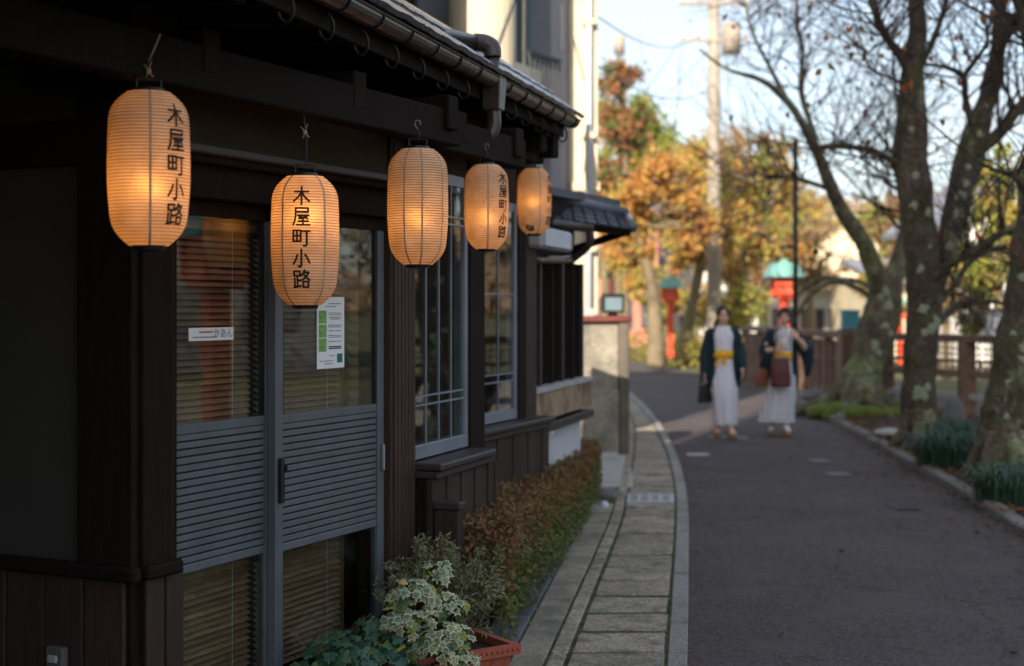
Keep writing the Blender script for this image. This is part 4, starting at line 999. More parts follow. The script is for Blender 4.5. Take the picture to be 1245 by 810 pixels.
def hedge_top(y): return .50+.06*noise.noise((y*1.3, 0, 0))-.11*min(1, max(0, (y-7.5)/2))
cnt = 0
while cnt < 30000:
    y = random.uniform(6.2, 11.7); cx_, hw = hedge_c(y); x = random.uniform(-1, 1)
    if random.random() < .45: x = random.uniform(.72, 1.08)
    z = random.random()**.55
    if random.random() < .45: z = random.uniform(.88, 1.14)
    e_ = max(0, x)**4+max(0, z-.6)**2*1.8+max(0, abs(y-8.95)-2.55)*3
    if e_ > 1.0+.9*noise.noise((x*2.5, y*4, z*3)): continue
    p = V(cx_+x*hw, y, .05+z*hedge_top(y)); cnt += 1
    redz = z+.35*noise.noise((y*3, x*3, 9))+random.uniform(-.25, .2)
    add_leaf(mr_ if redz > .74 else mg, p, random.uniform(.024, .042), random.uniform(.014, .022), upb=.8)
mm = kind(mg.build('green_leaves', M['hedge_green'], hd), 'stuff'); kind(mr_.build('red_leaves', M['hedge_red'], hd), 'stuff')
for k in range(420):
    y = random.uniform(6.8, 11.6); cx_, hw = hedge_c(y); b = V(cx_+random.uniform(-.3, .3)*hw, y, .04)
    t = V(cx_+random.uniform(-.95, .95)*hw, y+random.uniform(-.1, .1), hedge_top(y)*random.uniform(.7, 1.08))
    mt_.tube([b, b.lerp(t, .5)+rv()*.02, t], [.005, .0035, .0015], 4, False)
kind(mt_.build('stems', M['twig'], hd), 'stuff')

# fine grey green shrub in the terracotta trough, ivies in front
tp = V(-.315, 5.56, 0)
pt = empty('planter', tp, 'terracotta plastic trough with a rope rim at the pavement edge', 'planter')
def trough(m, hx, hy, z, wx=1): return [V(tp.x+i*hx, tp.y+j*hy, z) for i, j in ((-1, -1), (1, -1), (1, 1), (-1, 1))]
pa = R(125); rotm = Matrix.Rotation(pa, 3, 'Z')
def rp_(pts): return [tp+rotm @ (p-tp) for p in pts]
o = MB().hexa(rp_(trough(0, .10, .25, 0)), rp_(trough(0, .135, .30, .205))).build('tub', M['terracotta'], pt, bevel=.012, fix=True)
m = MB(); ro = trough(0, .155, .32, .206); r1 = trough(0, .155, .32, .245); ri = trough(0, .127, .29, .245); rb = trough(0, .127, .29, .206)
ro, r1, ri, rb = map(rp_, (ro, r1, ri, rb))
for k in range(4):
    j = (k+1) % 4; m.hexa([ro[k], ro[j], rb[j], rb[k]], [r1[k], r1[j], ri[j], ri[k]])
m.build('rim', M['terracotta'], pt)
m = MB()
for k in range(4):
    j = (k+1) % 4; n = 26 if k % 2 else 13
    for i in range(n):
        c = ro[k].lerp(ro[j], (i+.5)/n)*.5+r1[k].lerp(r1[j], (i+.5)/n)*.5; d = (ro[j]-ro[k]).normalized(); m.ell(c, (.006, .006, .012), 6, 4, Matrix.Rotation(.7, 3, 'X'))
kind(m.build('rope_pattern', M['terracotta'], pt, smooth=True), 'stuff')
for k in range(9):
    a = rp_(trough(0, .104, .255, .03)); b = rp_(trough(0, .132, .297, .19)); t = (k+.5)/9
    MB().bar(a[3].lerp(a[0], t), b[3].lerp(b[0], t), .012, .012).build('flute', M['terracotta'], pt)
MB().prism(rp_(trough(0, .126, .289, .19)), V(0, 0, .022)).build('soil', M['soil'], pt)
def shrub(name, label, c, rad, ht, n, ln, wd, mt, stems, lift=.0, parent_cat='shrub'):
    e = empty(name, c, label, parent_cat); ml_, ms = MB(), MB(); tips = []
    for k in range(stems):
        a = random.uniform(0, 6.283); r = rad*random.random()**.6
        t = c+V(r*math.cos(a), r*math.sin(a), ht*random.uniform(.45, 1.0)*(1-.25*(r/rad)**2))
        b = c+V(.25*r*math.cos(a), .25*r*math.sin(a), lift)
        pts = [b, b.lerp(t, .4)+rv()*.03, b.lerp(t, .75)+rv()*.03, t]; ms.tube(pts, [.005, .004, .003, .0012], 4, False); tips.append(pts)
        for j in range(4):
            q = lerp(.35, 1, random.random()); s0 = b.lerp(t, q); s1 = s0+(rv()+V(0, 0, .4))*random.uniform(.04, .10); ms.tube([s0, s1], [.002, .001], 3, False); tips.append([s0, s0.lerp(s1, .4), s0.lerp(s1, .7), s1])
    per = max(1, n//len(tips))
    for pts in tips:
        for j in range(per):
            q = random.uniform(.8, 3); i = min(2, int(q)); p = pts[i].lerp(pts[i+1], q-i)
            add_leaf(ml_, p+rv()*.012, random.uniform(.7, 1.2)*ln, wd*random.uniform(.7, 1.2))
    kind(ms.build('stems', M['twig'], e), 'stuff'); kind(ml_.build('leaves', mt, e), 'stuff'); return e
shrub('trough_shrub', 'fine leaved grey green shrub growing in the terracotta trough', V(-.30, 5.72, .20), .30, .46, 9000, .030, .010, M['grey_leaf'], 75)
shrub('trough_shrub', 'taller twiggy reddish shrub between the trough and the hedge', V(-.40, 6.15, .05), .24, .60, 5200, .03, .011, M['grey_leaf'], 50)

def ivy_mesh(name, mats, sc=1.0):
    """a five lobed leaf with raised green centre inside a paler margin"""
    out = [(0, 0), (.30, -.12), (.55, .10), (.34, .36), (.52, .62), (.20, .66), (0, 1.08)]
    poly = out + [(-x, y) for x, y in out[-2:0:-1]]
    m = MB(); n = len(poly)
    ring = [V(x*sc, y*sc, -.10*abs(x)*sc-.10*(y-.4)**2*sc) for x, y in poly]
    inn_ = [V(x*.66*sc, (.38+(y-.38)*.66)*sc, .012*sc-.10*abs(x)*.66*sc) for x, y in poly]
    ctr = V(0, .38*sc, .03*sc)
    m.v = ring+inn_+[ctr]; 
    for k in range(n):
        j = (k+1) % n; m.f.append([k, j, n+j, n+k]); m.m.append(1)
        m.f.append([n+k, n+j, 2*n]); m.m.append(0)
    m.v.append(V(0, -.45*sc, -.15*sc)); m.v += [V(.018*sc, 0, 0), V(-.018*sc, 0, 0)]
    m.f.append([2*n+1, 2*n+2, 2*n+3]); m.m.append(0)
    return m.mesh(name, mats)
iv = {}
for nm, ca, cb_ in (('dark', (.022, .075, .030), (.03, .085, .035)), ('mid', (.05, .11, .028), (.07, .14, .035)), ('varieg', (.12, .19, .12), (.46, .49, .34)), ('cream', (.20, .26, .15), (.60, .58, .36)), ('lime', (.16, .23, .03), (.33, .34, .07)), ('blue', (.04, .11, .085), (.05, .14, .10)), ('yellow', (.55, .42, .08), (.5, .4, .1))):
    a = leafmat('ivy '+nm, [ca, tuple(c*1.15 for c in ca)], .22, .42, .5); b = leafmat('ivy edge '+nm, [cb_, tuple(c*1.05 for c in cb_)], .25, .45, .5)
    iv[nm] = ivy_mesh('leaf', [a, b], .040)
def ivy(label, root, clusters, n, kinds, size=(.7, 1.3)):
    e = empty('ivy_plant', root, label, 'ivy'); ms = MB()
    for c, r in clusters:
        for k in range(9):
            t = V(c[0], c[1], c[2])+V(rv().x*r[0], rv().y*r[1], abs(rv().z)*r[2]*.9); b = root+V(random.uniform(-.05, .05), random.uniform(-.05, .05), 0)
            ms.tube(smooth_pts([b, b.lerp(t, .5)+rv()*.04, t], 3), .003, 4, False)
    kind(ms.build('stems', M['twig'], e), 'stuff')
    for k in range(n):
        c, r = random.choices(clusters, weights=[cc[1][0]*cc[1][2] for cc in clusters])[0]
        d = rv(); d.y = -abs(d.y) if random.random() < .7 else d.y
        if d.z < -.3: d.z *= -.6
        p = V(*c)+V(d.x*r[0], d.y*r[1], d.z*r[2])*random.uniform(.6, 1.05)
        nrm = (d+V(.1, -.5, .75)+rv()*.55).normalized(); dr = (V(0, 0, -1)+rv()*.8+d*.5); dr = (dr-nrm*dr.dot(nrm)).normalized()
        mtx = Matrix((dr.cross(nrm), dr, nrm)).transposed()
        kk = random.choices([a for a, _ in kinds], weights=[b for _, b in kinds])[0]; s_ = random.uniform(*size)
        piece(iv[kk], 'leaf', e, p-root, mtx.to_euler(), (s_*random.uniform(.85, 1.1), s_, s_))
def PP(px, py, Y): p = P(px, py, Y); return (p.x, p.y, p.z)
ivy('variegated ivy with cream edged leaves spilling beside the terracotta trough', V(-.55, 5.75, .03),
    [(PP(505, 722, 5.4), (.10, .09, .07)), (PP(540, 738, 5.45), (.09, .08, .07)), (PP(495, 755, 5.35), (.10, .08, .08)), (PP(535, 785, 5.25), (.13, .09, .12)), (PP(563, 802, 5.25), (.07, .06, .05)), (PP(530, 697, 5.5), (.05, .05, .06))], 290,
    [('varieg', 6), ('cream', 3), ('mid', 1.2), ('lime', .8), ('yellow', .12)], (.65, 1.15))
ivy('yellow green ivy between the dark ivy and the variegated one', V(-.75, 5.62, .03),
    [(PP(485, 775, 5.55), (.11, .09, .10)), (PP(500, 800, 5.5), (.12, .08, .08)), (PP(505, 755, 5.6), (.06, .05, .05))], 130, [('lime', 3), ('mid', 3), ('dark', 1)], (.8, 1.4))
ivy('dark green ivy in front of the sliding doors', V(-.85, 5.3, .03),
    [(PP(425, 795, 5.25), (.15, .10, .09)), (PP(465, 800, 5.3), (.13, .10, .10)), (PP(390, 812, 5.2), (.10, .08, .05)), (PP(447, 762, 5.35), (.035, .03, .055)), (PP(510, 825, 5.3), (.12, .08, .06))], 230, [('dark', 4), ('blue', 3), ('mid', 1)], (.8, 1.5))
# ------------------------------------------------------------------ the riverside trees
def rough_tube(m, pts, rad, seg, amp, sc=3.0, cap=True):
    b = len(m.v); m.tube(pts, rad, seg, cap); n = len(pts)
    for i in range(n):
        c = pts[i]
        for k in range(seg):
            v = m.v[b+i*seg+k]; d = v-c
            f = 1+amp*noise.noise(v*sc)+.55*amp*noise.noise(v*sc*3.1)+.35*amp*noise.noise(V(v.x*22, v.y*22, v.z*5))
            m.v[b+i*seg+k] = c+d*f
def limb(m, spec, seg=12, amp=.18, k=8, Y=None):
    """spec: (px, py, Y, width in photo px)"""
    pts = [P(a, b, y) for a, b, y, _ in spec]; rad = [w_*y/F/2*(.86 if w_ < 36 else .90) for _, _, y, w_ in spec]
    sp = smooth_pts(pts, k); sr = [p.x for p in smooth_pts([V(r, 0, 0) for r in rad], k)]
    sr = [max(.003, r) for r in sr]
    rough_tube(m, sp, sr, seg, amp); return sp, sr
def twigs(m, start, d, ln, r, depth, tips, jit=.5, seg=4):
    n = 4; pts = [start]; dd = d.normalized()
    for i in range(n):
        dd = (dd+rv()*jit*.45+V(0, 0, .06)).normalized(); pts.append(pts[-1]+dd*ln/n)
    m.tube(pts, [r*(1-.7*i/n) for i in range(n+1)], seg if depth > 1 else 3, False)
    if depth <= 0: tips.append((pts[-1], dd)); return
    for i in range(1, n+1):
        if random.random() < .85:
            q = dd.cross(rv()).normalized(); nd = ((pts[i]-pts[i-1]).normalized()+q*random.uniform(.6, 1.2)).normalized()
            twigs(m, pts[i], nd, ln*random.uniform(.5, .72), r*(1-.7*i/n)*.72, depth-1, tips, jit)
M['few_leaf'] = leafmat('last autumn leaves', [(.30, .05, .03), (.42, .13, .03), (.10, .10, .02), (.16, .05, .03), (.07, .09, .025), (.35, .18, .04)], .45)
def tree(name, label, base, limbs, twn, mt, leaves=40, group='old cherry trees along the river', tl=(.5, 1.1), first=2, lsz=(.07, .11), bare=0, rt=.006, seed=1, seg=22, depth=2, amp=.20):
    random.seed(seed)
    e = empty(name, base, label, 'tree', group); sk = []
    for i, sp in enumerate(limbs):
        m = MB(); pr = limb(m, sp, seg if i == 0 else 12, amp); sk.append(pr)
        m.build('trunk' if i == 0 else 'limb', mt, e, smooth=True)
    m = MB(); tips = []
    for pts, rad in sk[first:len(sk)-bare]:
        for k in range(twn):
            i = random.randrange(len(pts)//4, len(pts)-1); d = (pts[i+1]-pts[i]).normalized()
            q = d.cross(rv()).normalized(); nd = (d*.55+q+V(0, 0, .15)).normalized()
            twigs(m, pts[i], nd, random.uniform(*tl), max(rt, min(rad[i]*.35, rt*2.6)), depth, tips)
        twigs(m, pts[-1], (pts[-1]-pts[-2]), tl[1], rad[-1]*.9, depth, tips)
    kind(m.build('twigs', M['twig'], e), 'stuff')
    if leaves:
        m = MB()
        for k in range(leaves):
            p, d = random.choice(tips); add_leaf(m, p+rv()*.1, random.uniform(*lsz), random.uniform(.5, .6)*lsz[1], (V(0, 0, -1)+rv()*.7).normalized())
        kind(m.build('leaves', M['few_leaf'], e), 'stuff')
    return e, sk
def roots(e, base, rad, n, mt, ln, a0=0, a1=6.283):
    for k in range(n):
        a = lerp(a0, a1, (k+.5)/n)+random.uniform(-.2, .2); d = V(math.cos(a), math.sin(a), 0); l_ = ln*random.uniform(.7, 1.2)
        pts = smooth_pts([base+d*rad*.3+V(0, 0, .42), base+d*rad*.75+V(0, 0, .20), base+d*(rad+l_*.5)+V(0, 0, .07), base+d*(rad+l_)+V(0, 0, -.02)], 4); m = MB()
        rough_tube(m, pts, [lerp(rad*.5, .03, i/(len(pts)-1)) for i in range(len(pts))], 9, .25); m.build('root', mt, e, smooth=True)
# T1: mossy leaning tree with a swollen foot
t1 = [[(1036, 514, 20.7, 84), (1041, 492, 20.7, 66), (1051, 460, 20.7, 56), (1062, 420, 20.7, 52), (1073, 378, 20.7, 48), (1080, 348, 20.7, 42)],
      [(1076, 362, 20.7, 40), (1064, 330, 20.6, 28), (1048, 292, 20.5, 25), (1026, 260, 20.4, 22), (1008, 222, 20.3, 19), (996, 190, 20.2, 16), (982, 162, 20.0, 14), (958, 124, 19.8, 11), (926, 98, 19.6, 8), (884, 84, 19.3, 5), (850, 60, 19, 3)],
      [(1082, 350, 20.7, 34), (1093, 315, 20.8, 24), (1100, 280, 20.9, 17), (1098, 240, 21, 14), (1088, 190, 21, 10), (1092, 140, 21, 6), (1086, 90, 21, 4)],
      [(1003, 212, 20.3, 13), (988, 160, 20.5, 9), (974, 110, 20.7, 8), (976, 62, 20.9, 6), (968, 20, 21, 5), (972, -40, 21, 3)],
      [(992, 182, 20.2, 10), (1020, 176, 20, 7), (1050, 184, 19.8, 6), (1085, 198, 19.6, 4)],
      [(958, 124, 19.8, 8), (940, 90, 20, 6), (915, 40, 20.2, 5), (905, 0, 20.4, 4), (890, -40, 20.4, 3)],
      [(1012, 232, 20.3, 9), (985, 222, 20.6, 7), (950, 214, 20.8, 6), (915, 222, 21, 4), (880, 205, 21, 3)]]
t1 += [[(1072, 372, 20.8, 12), (1045, 352, 21, 8), (1018, 342, 21.3, 8), (996, 350, 21.5, 7), (978, 368, 21.7, 5), (966, 392, 21.8, 3)],
       [(1070, 366, 20.8, 10), (1050, 345, 21.4, 7), (1024, 340, 21.8, 7), (1000, 338, 22, 6), (980, 350, 22.3, 5), (968, 362, 22.5, 3)]]
e1, _ = tree('riverside_tree', 'leaning mossy tree with a swollen green foot at the corner of the railing', G(1042, 508), t1, 30, M['bark_moss'], 70, bare=2, seed=3, tl=(.7, 1.9), rt=.013)
random.seed(5)
b1 = G(1042, 508); b1.z = .05
roots(e1, b1, .42, 7, M['bark_moss'], .55)
for (dx, dy, rx, ry, rz) in ((-.25, -.45, .38, .28, .16), (.22, -.50, .46, .24, .12), (-.50, -.2, .25, .25, .12)):
    m = MB().ell((0, 0, 0), (rx, ry, rz), 22, 12)
    for v in m.v: v *= 1+.28*noise.noise(v*6+V(dx, dy, 0))
    for v in m.v: v += b1+V(dx, dy, .04)
    m.build('moss_cushion', M['moss_bright'], e1, smooth=True)
# T2: upright trunk with a second stem
t2 = [[(1117, 556, 15.3, 62), (1116, 535, 15.3, 54), (1116, 500, 15.3, 48), (1120, 440, 15.3, 46), (1122, 380, 15.3, 46), (1121, 330, 15.3, 46), (1119, 290, 15.3, 44), (1113, 240, 15.3, 42), (1110, 180, 15.3, 39), (1108, 120, 15.3, 36), (1110, 85, 15.3, 34), (1115, 40, 15.3, 26), (1113, 0, 15.3, 24), (1112, -60, 15.3, 20)],
      [(1126, 395, 15.4, 30), (1140, 330, 15.5, 32), (1155, 285, 15.6, 32), (1166, 240, 15.7, 36), (1178, 195, 15.8, 38), (1190, 155, 15.8, 33), (1205, 105, 15.9, 28), (1213, 60, 15.9, 23), (1216, 10, 16, 19), (1220, -60, 16, 15)],
      [(1107, 95, 15.3, 18), (1096, 70, 15.2, 14), (1076, 42, 15.1, 12), (1062, 8, 15, 10), (1048, -40, 15, 8)],
      [(1120, 80, 15.3, 11), (1134, 50, 15.4, 9), (1148, 10, 15.5, 8), (1160, -50, 15.6, 6)],
      [(1186, 182, 15.8, 22), (1212, 165, 15.7, 19), (1234, 138, 15.6, 17), (1256, 110, 15.5, 14), (1290, 70, 15.5, 9)],
      [(1182, 150, 15.7, 12), (1174, 122, 15.6, 10), (1171, 94, 15.5, 9), (1150, 82, 15.4, 6), (1128, 78, 15.3, 5)],
      [(1171, 94, 15.5, 8), (1184, 76, 15.4, 7), (1200, 50, 15.2, 5), (1196, 20, 15, 4)],
      [(1210, 70, 15.9, 14), (1232, 28, 15.7, 20), (1262, 0, 15.5, 17), (1300, -40, 15.3, 12)],
      [(1128, 345, 15.2, 14), (1160, 318, 15, 13), (1196, 298, 14.8, 12), (1230, 276, 14.6, 9), (1280, 250, 14.4, 6)],
      [(1130, 380, 15.3, 12), (1158, 350, 15.4, 9), (1180, 318, 15.5, 8), (1212, 300, 15.6, 6), (1250, 312, 15.6, 4)],
      [(1136, 398, 15.4, 11), (1165, 372, 15.8, 9), (1200, 366, 16, 7), (1240, 374, 16.2, 4)],
      [(1112, 205, 15.3, 12), (1085, 195, 15.4, 9), (1060, 182, 15.6, 7), (1030, 178, 15.8, 5), (1000, 182, 16, 3)],
      [(1108, 105, 15.3, 7), (1085, 96, 15.0, 5), (1058, 82, 14.8, 4), (1050, 60, 14.7, 3)]]
e2, sk2 = tree('riverside_tree', 'upright dark lichened tree with a second stem leaning out to the right', G(1117, 552), t2, 17, M['bark'], 300, seed=11, tl=(.5, 1.5), rt=.009)
random.seed(6); b2 = G(1117, 552); b2.z = .04; roots(e2, b2, .20, 5, M['bark_moss'], .10)
# T3: the big lichened trunk at the frame edge
t3 = [[(1224, 604, 12.4, 128), (1222, 585, 12.4, 104), (1224, 555, 12.4, 92), (1230, 510, 12.4, 84), (1240, 450, 12.4, 78), (1251, 390, 12.4, 74), (1262, 320, 12.4, 72), (1270, 240, 12.4, 68), (1278, 140, 12.4, 62), (1286, 0, 12.4, 54), (1290, -120, 12.4, 44)],
      [(1262, 250, 12.4, 26), (1245, 225, 12.3, 16), (1228, 212, 12.2, 10), (1205, 205, 12.1, 6), (1180, 190, 12, 4)],
      [(1278, 120, 12.4, 30), (1252, 60, 12.3, 16), (1240, 10, 12.2, 11), (1228, -50, 12, 7)],
      [(1290, -60, 12.4, 30), (1240, -70, 12.2, 16), (1190, -40, 12, 9), (1160, -20, 11.8, 6), (1120, -30, 11.6, 4)]]
e3, sk3 = tree('riverside_tree', 'thick dark trunk spotted with round pale lichen at the right edge', G(1224, 596), t3, 15, M['bark'], 120, seed=21, tl=(.4, 1.2), rt=.006, first=1, seg=20)
random.seed(8); b3 = G(1224, 596); b3.z = .04; roots(e3, b3, .30, 6, M['bark_moss'], .12)
def lichen(e, Y, spots, zoff):
    for (px, py, r) in spots:
        # find the trunk surface along the viewing ray
        d = (P(px, py, 1)-V(0, 0, CH)); best = None
        for i, p in enumerate(zoff[0]):
            t = p.y; q = V(0, 0, CH)+d*t; dd = abs(q.z-p.z)
            if best is None or dd < best[0]: best = (dd, i)
        i = best[1]; c = zoff[0][i]; rad = zoff[1][i]; q = V(0, 0, CH)+d*c.y; dx = max(-.93, min(.93, (q.x-c.x)/rad))
        n = V(dx, -math.sqrt(1-dx*dx), 0); cc = V(c.x, c.y, q.z)+n*rad*1.01
        tx = V(-n.y, n.x, 0); tz = V(0, 0, 1); rr = r*Y/F; m = MB(); k = 22
        ph = random.uniform(0, 50)
        for lvl, (f, h) in enumerate(((1.0, .0), (.86, .006), (.4, .005))):
            for j in range(k):
                a = 2*math.pi*j/k; g = f*rr*(1+.55*noise.noise((math.cos(a)*1.5+ph, math.sin(a)*1.5, 0))+.25*noise.noise((math.cos(a)*4+ph, math.sin(a)*4, 3)))
                m.v.append(cc+tx*g*math.cos(a)+tz*g*1.1*math.sin(a)+n*(h-.35*(g*math.cos(a))**2/rad-.004*(lvl == 0)))
        for lvl in (0, 1):
            for j in range(k): m.f.append([lvl*k+j, lvl*k+(j+1) % k, (lvl+1)*k+(j+1) % k, (lvl+1)*k+j]); m.m.append(0)
        m.f.append([2*k+j for j in range(k)]); m.m.append(0)
        m.build('lichen_patch', M['lichen'], e, smooth=True)
random.seed(31)
lichen(e3, 12.4, [(1225, 413, 9), (1235, 416, 9), (1229, 424, 7), (1232, 440, 10), (1221, 466, 8), (1225, 481, 7), (1231, 497, 8), (1229, 517, 6), (1236, 339, 7), (1216, 449, 3), (1214, 474, 3), (1239, 380, 4), (1244, 460, 5), (1212, 505, 4), (1220, 535, 4)], sk3[0])
lichen(e2, 15.3, [(1116, 356, 4), (1117, 376, 6), (1135, 392, 8), (1128, 398, 6), (1118, 404, 5), (1111, 474, 6), (1116, 480, 6), (1108, 482, 4), (1122, 470, 5), (1106, 250, 5), (1128, 300, 5), (1114, 330, 6), (1125, 260, 5), (1108, 215, 5), (1120, 150, 3), (1103, 160, 4)], sk2[0])
lichen(e2, 15.7, [(1163, 240, 7), (1160, 262, 6), (1170, 225, 5), (1172, 205, 4), (1150, 300, 5), (1187, 165, 4), (1195, 130, 3)], sk2[1])
lichen(e1, 20.7, [(1066, 392, 7), (1071, 398, 5), (1074, 372, 6), (1068, 384, 5), (1058, 420, 6), (1063, 428, 4), (1078, 405, 4), (1050, 450, 4), (1072, 355, 5), (1066, 362, 4)], _[0])
# strap leaved clumps, leaf litter, stones
M['strap'] = leafmat('strap leaves', [(.018, .055, .040), (.03, .085, .055), (.04, .10, .06), (.05, .10, .05)], .2, .4, .5)
def clump(px, py, w_, h, label, n=230):
    b = G(px, py); b.z = .06; e = empty('grass_clump', b, label, 'grass clump', 'strap leaved clumps on the bank'); m = MB()
    for k in range(n):
        a = random.uniform(0, 6.283); r = random.random()**.6*.16; c = b+V(r*math.cos(a)*w_, r*math.sin(a)*w_, 0); a2 = a+random.uniform(-.6, .6); o = V(math.cos(a2), math.sin(a2), 0); s_ = V(-o.y, o.x, 0)*.006
        l_ = h*random.uniform(.7, 1.2); sp = random.uniform(.15, .5)
        pts = [c, c+o*sp*.3*l_+V(0, 0, l_*.65), c+o*sp*.9*l_+V(0, 0, l_*.85), c+o*sp*1.6*l_+V(0, 0, l_*.62)]; vs = []
        for i, p in enumerate(pts): f = (1, 1.1, .8, .15)[i]; vs += [p-s_*f, p+s_*f]
        m.add(vs, [(2*i, 2*i+1, 2*i+3, 2*i+2) for i in range(3)])
    kind(m.build('blades', M['strap'], e), 'stuff')
clump(1146, 574, 1.6, .34, 'dark green strap leaved clump between the two dark trunks, nearest the kerb', 300)
clump(1166, 562, 1.3, .36, 'dark green strap leaved clump just behind another, beside the big trunk', 240)
clump(1150, 545, 1.2, .28, 'small strap leaved clump farther back near the upright stone', 160)
clump(1226, 618, 1.7, .27, 'strap leaved clump at the right frame edge in front of the big trunk', 320)
clump(1244, 612, 1.6, .26, 'strap leaved clump behind the front one at the right frame edge', 220)
M['litter'] = leafmat('leaf litter', [(.12, .05, .03), (.20, .09, .035), (.07, .04, .028), (.26, .12, .04), (.10, .06, .05)], .15, .8)
m = MB()
for k in range(3600):
    y = random.uniform(9, 24); x = rk(y)+random.expovariate(1.1)+(-.05 if random.random() < .2 else .12)
    if x > bank_r(y): continue
    a = random.uniform(0, 6.28); t = (x-rk(y)-.16)/(bank_r(y)-rk(y)-.16)
    z = .045+.06*math.sin(max(0, min(1, t))*math.pi)+.05*noise.noise((x*1.4, y*1.4, 0))*min(1, max(0, t)*4)+random.uniform(0, .015)
    add_leaf(m, V(x, y, max(.085 if x < rk(y)+.15 else .03, z)), random.uniform(.05, .085), random.uniform(.03, .05), V(math.cos(a), math.sin(a), random.uniform(-.15, .25)).normalized(), 3)
for k in range(420):
    y = random.uniform(6.5, 24); x = rk(y)-random.expovariate(7); a = random.uniform(0, 6.28)
    add_leaf(m, V(x, y, .008+random.uniform(0, .01)), random.uniform(.04, .07), random.uniform(.025, .04), V(math.cos(a), math.sin(a), random.uniform(0, .2)).normalized(), 3)
for k in range(90):
    y = random.uniform(5.5, 16); x = lk(y)+random.expovariate(14)+.01; a = random.uniform(0, 6.28)
    add_leaf(m, V(x, y, .008+random.uniform(0, .01)), random.uniform(.02, .045), random.uniform(.015, .03), V(math.cos(a), math.sin(a), random.uniform(0, .2)).normalized(), 3)
kind(m.build('leaf_litter', M['litter']), 'stuff')['label'] = 'brown fallen leaves scattered over the bank'
for (px, py, lb_) in ((1015, 693, 'single curled tan leaf lying on the open asphalt'), (1228, 796, 'tan leaf lying on the asphalt at the lower right'), (1206, 643, 'orange leaf on the road edge below the big trunk'), (952, 772, 'tiny brown leaf on the asphalt near the bottom'), (1020, 672, 'small brown leaf just beyond the curled tan one')):
    p = G(px, py); m = MB()
    a = random.uniform(0, 6); d = V(math.cos(a), math.sin(a), .1); m.add(leaf_pts(V(0, 0, .008), d, V(0, 0, 1), .055, .034, .5), [(0, 1, 2), (0, 2, 3)])
    o = m.build('fallen_leaf', M['litter']); o.location = p; tag(o, lb_, 'leaf', 'fallen leaves on the road')
def stone(name, label, p, r, mt, flat=1, grp=None):
    m = MB().ell((0, 0, 0), r, 18, 11)
    for v in m.v: v *= 1+.16*noise.noise(v*5+p)
    for v in m.v: v.z = max(v.z, -r[2]*.5)+r[2]*.5
    o = m.build(name, mt, smooth=True); o.location = p; tag(o, label, 'stone', grp)
p = G(1082, 536); p.z = .06; stone('flat_stone', 'flat pale stone lying on the bank between the mossy and the upright trunk', p, (.19, .26, .06), M['pale_concrete'])
p = G(1160, 535); p.z = .0; stone('upright_stone', 'tall rounded grey stone standing on the bank before the railing', p, (.15, .12, .34), M['stone'])
p = G(994, 488); p.z = .0; stone('kerb_boulder', 'low grey boulder at the foot of the railing near the walkers', p, (.38, .4, .14), M['stone'])

# ------------------------------------------------------------------ the brown railing
CR = V(5.30, 22.3, 0)
fn = empty('railing', CR, 'brown timber railing along the river with square posts and small lattice panels', 'railing')
def rail_run(a, b, npost, tight):
    d = (b-a); L_ = d.length; u = d.normalized()
    for z, h, wd_, nm in ((1.12, .11, .20, 'top_rail'), (.80 if not tight else .72, .05, .07, 'rail'), (.62, .10, .08, 'rail') if not tight else (.22, .08, .07, 'rail'), ):
        MB().bar(a+V(0, 0, z), b+V(0, 0, z), wd_, h).build(nm, M['fence'], fn, bevel=.008, fix=True)
    if not tight: MB().bar(a+V(0, 0, .30), b+V(0, 0, .30), .08, .09).build('rail', M['pale_concrete'], fn, bevel=.006, fix=True)
    for k in range(npost):
        p = a+d*(k/(npost-1)); MB().bar(p, p+V(0, 0, 1.07), .21 if not tight else .12, .19 if not tight else .12).build('post', M['fence'], fn, bevel=.01, fix=True)
    if not tight:
        for k in range(int(L_/.13)):
            p = a+u*(.07+.13*k); MB().bar(p+V(0, 0, .67), p+V(0, 0, 1.07), .018, .018).build('baluster', M['fence'], fn)
        for z in (.9, .98): MB().bar(a+V(0, 0, z), b+V(0, 0, z), .02, .02).build('lattice_rail', M['fence'], fn)
    else:
        for k in range(int(L_/.34)):
            p = a+u*(.17+.34*k); MB().bar(p, p+V(0, 0, 1.02), .12, .10).build('baluster', M['fence'], fn, bevel=.008, fix=True)
rail_run(CR, V(6.75, 19.2, 0), 5, False); rail_run(V(6.75, 19.2, 0), V(7.75, 13.5, 0), 6, False)
rail_run(CR, V(5.0, 25.6, 0), 4, True); rail_run(V(5.0, 25.6, 0), V(4.95, 30, 0), 4, True)
MB().box(CR.x-.17, CR.x+.17, CR.y-.17, CR.y+.17, 0, 1.22).build('end_post', M['fence'], fn, bevel=.015, fix=True)
p = CR+V(0, 0, 1.22); tb = empty('post_box', p, 'teal metal box sitting on the corner post of the railing', 'box')
MB().box(p.x-.125, p.x+.125, p.y-.12, p.y+.12, p.z, p.z+.27).build('case', M['teal'], tb, bevel=.012, fix=True); MB().box(p.x-.135, p.x+.135, p.y-.13, p.y+.13, p.z+.272, p.z+.30).build('lid', M['verdigris'], tb, bevel=.006, fix=True)
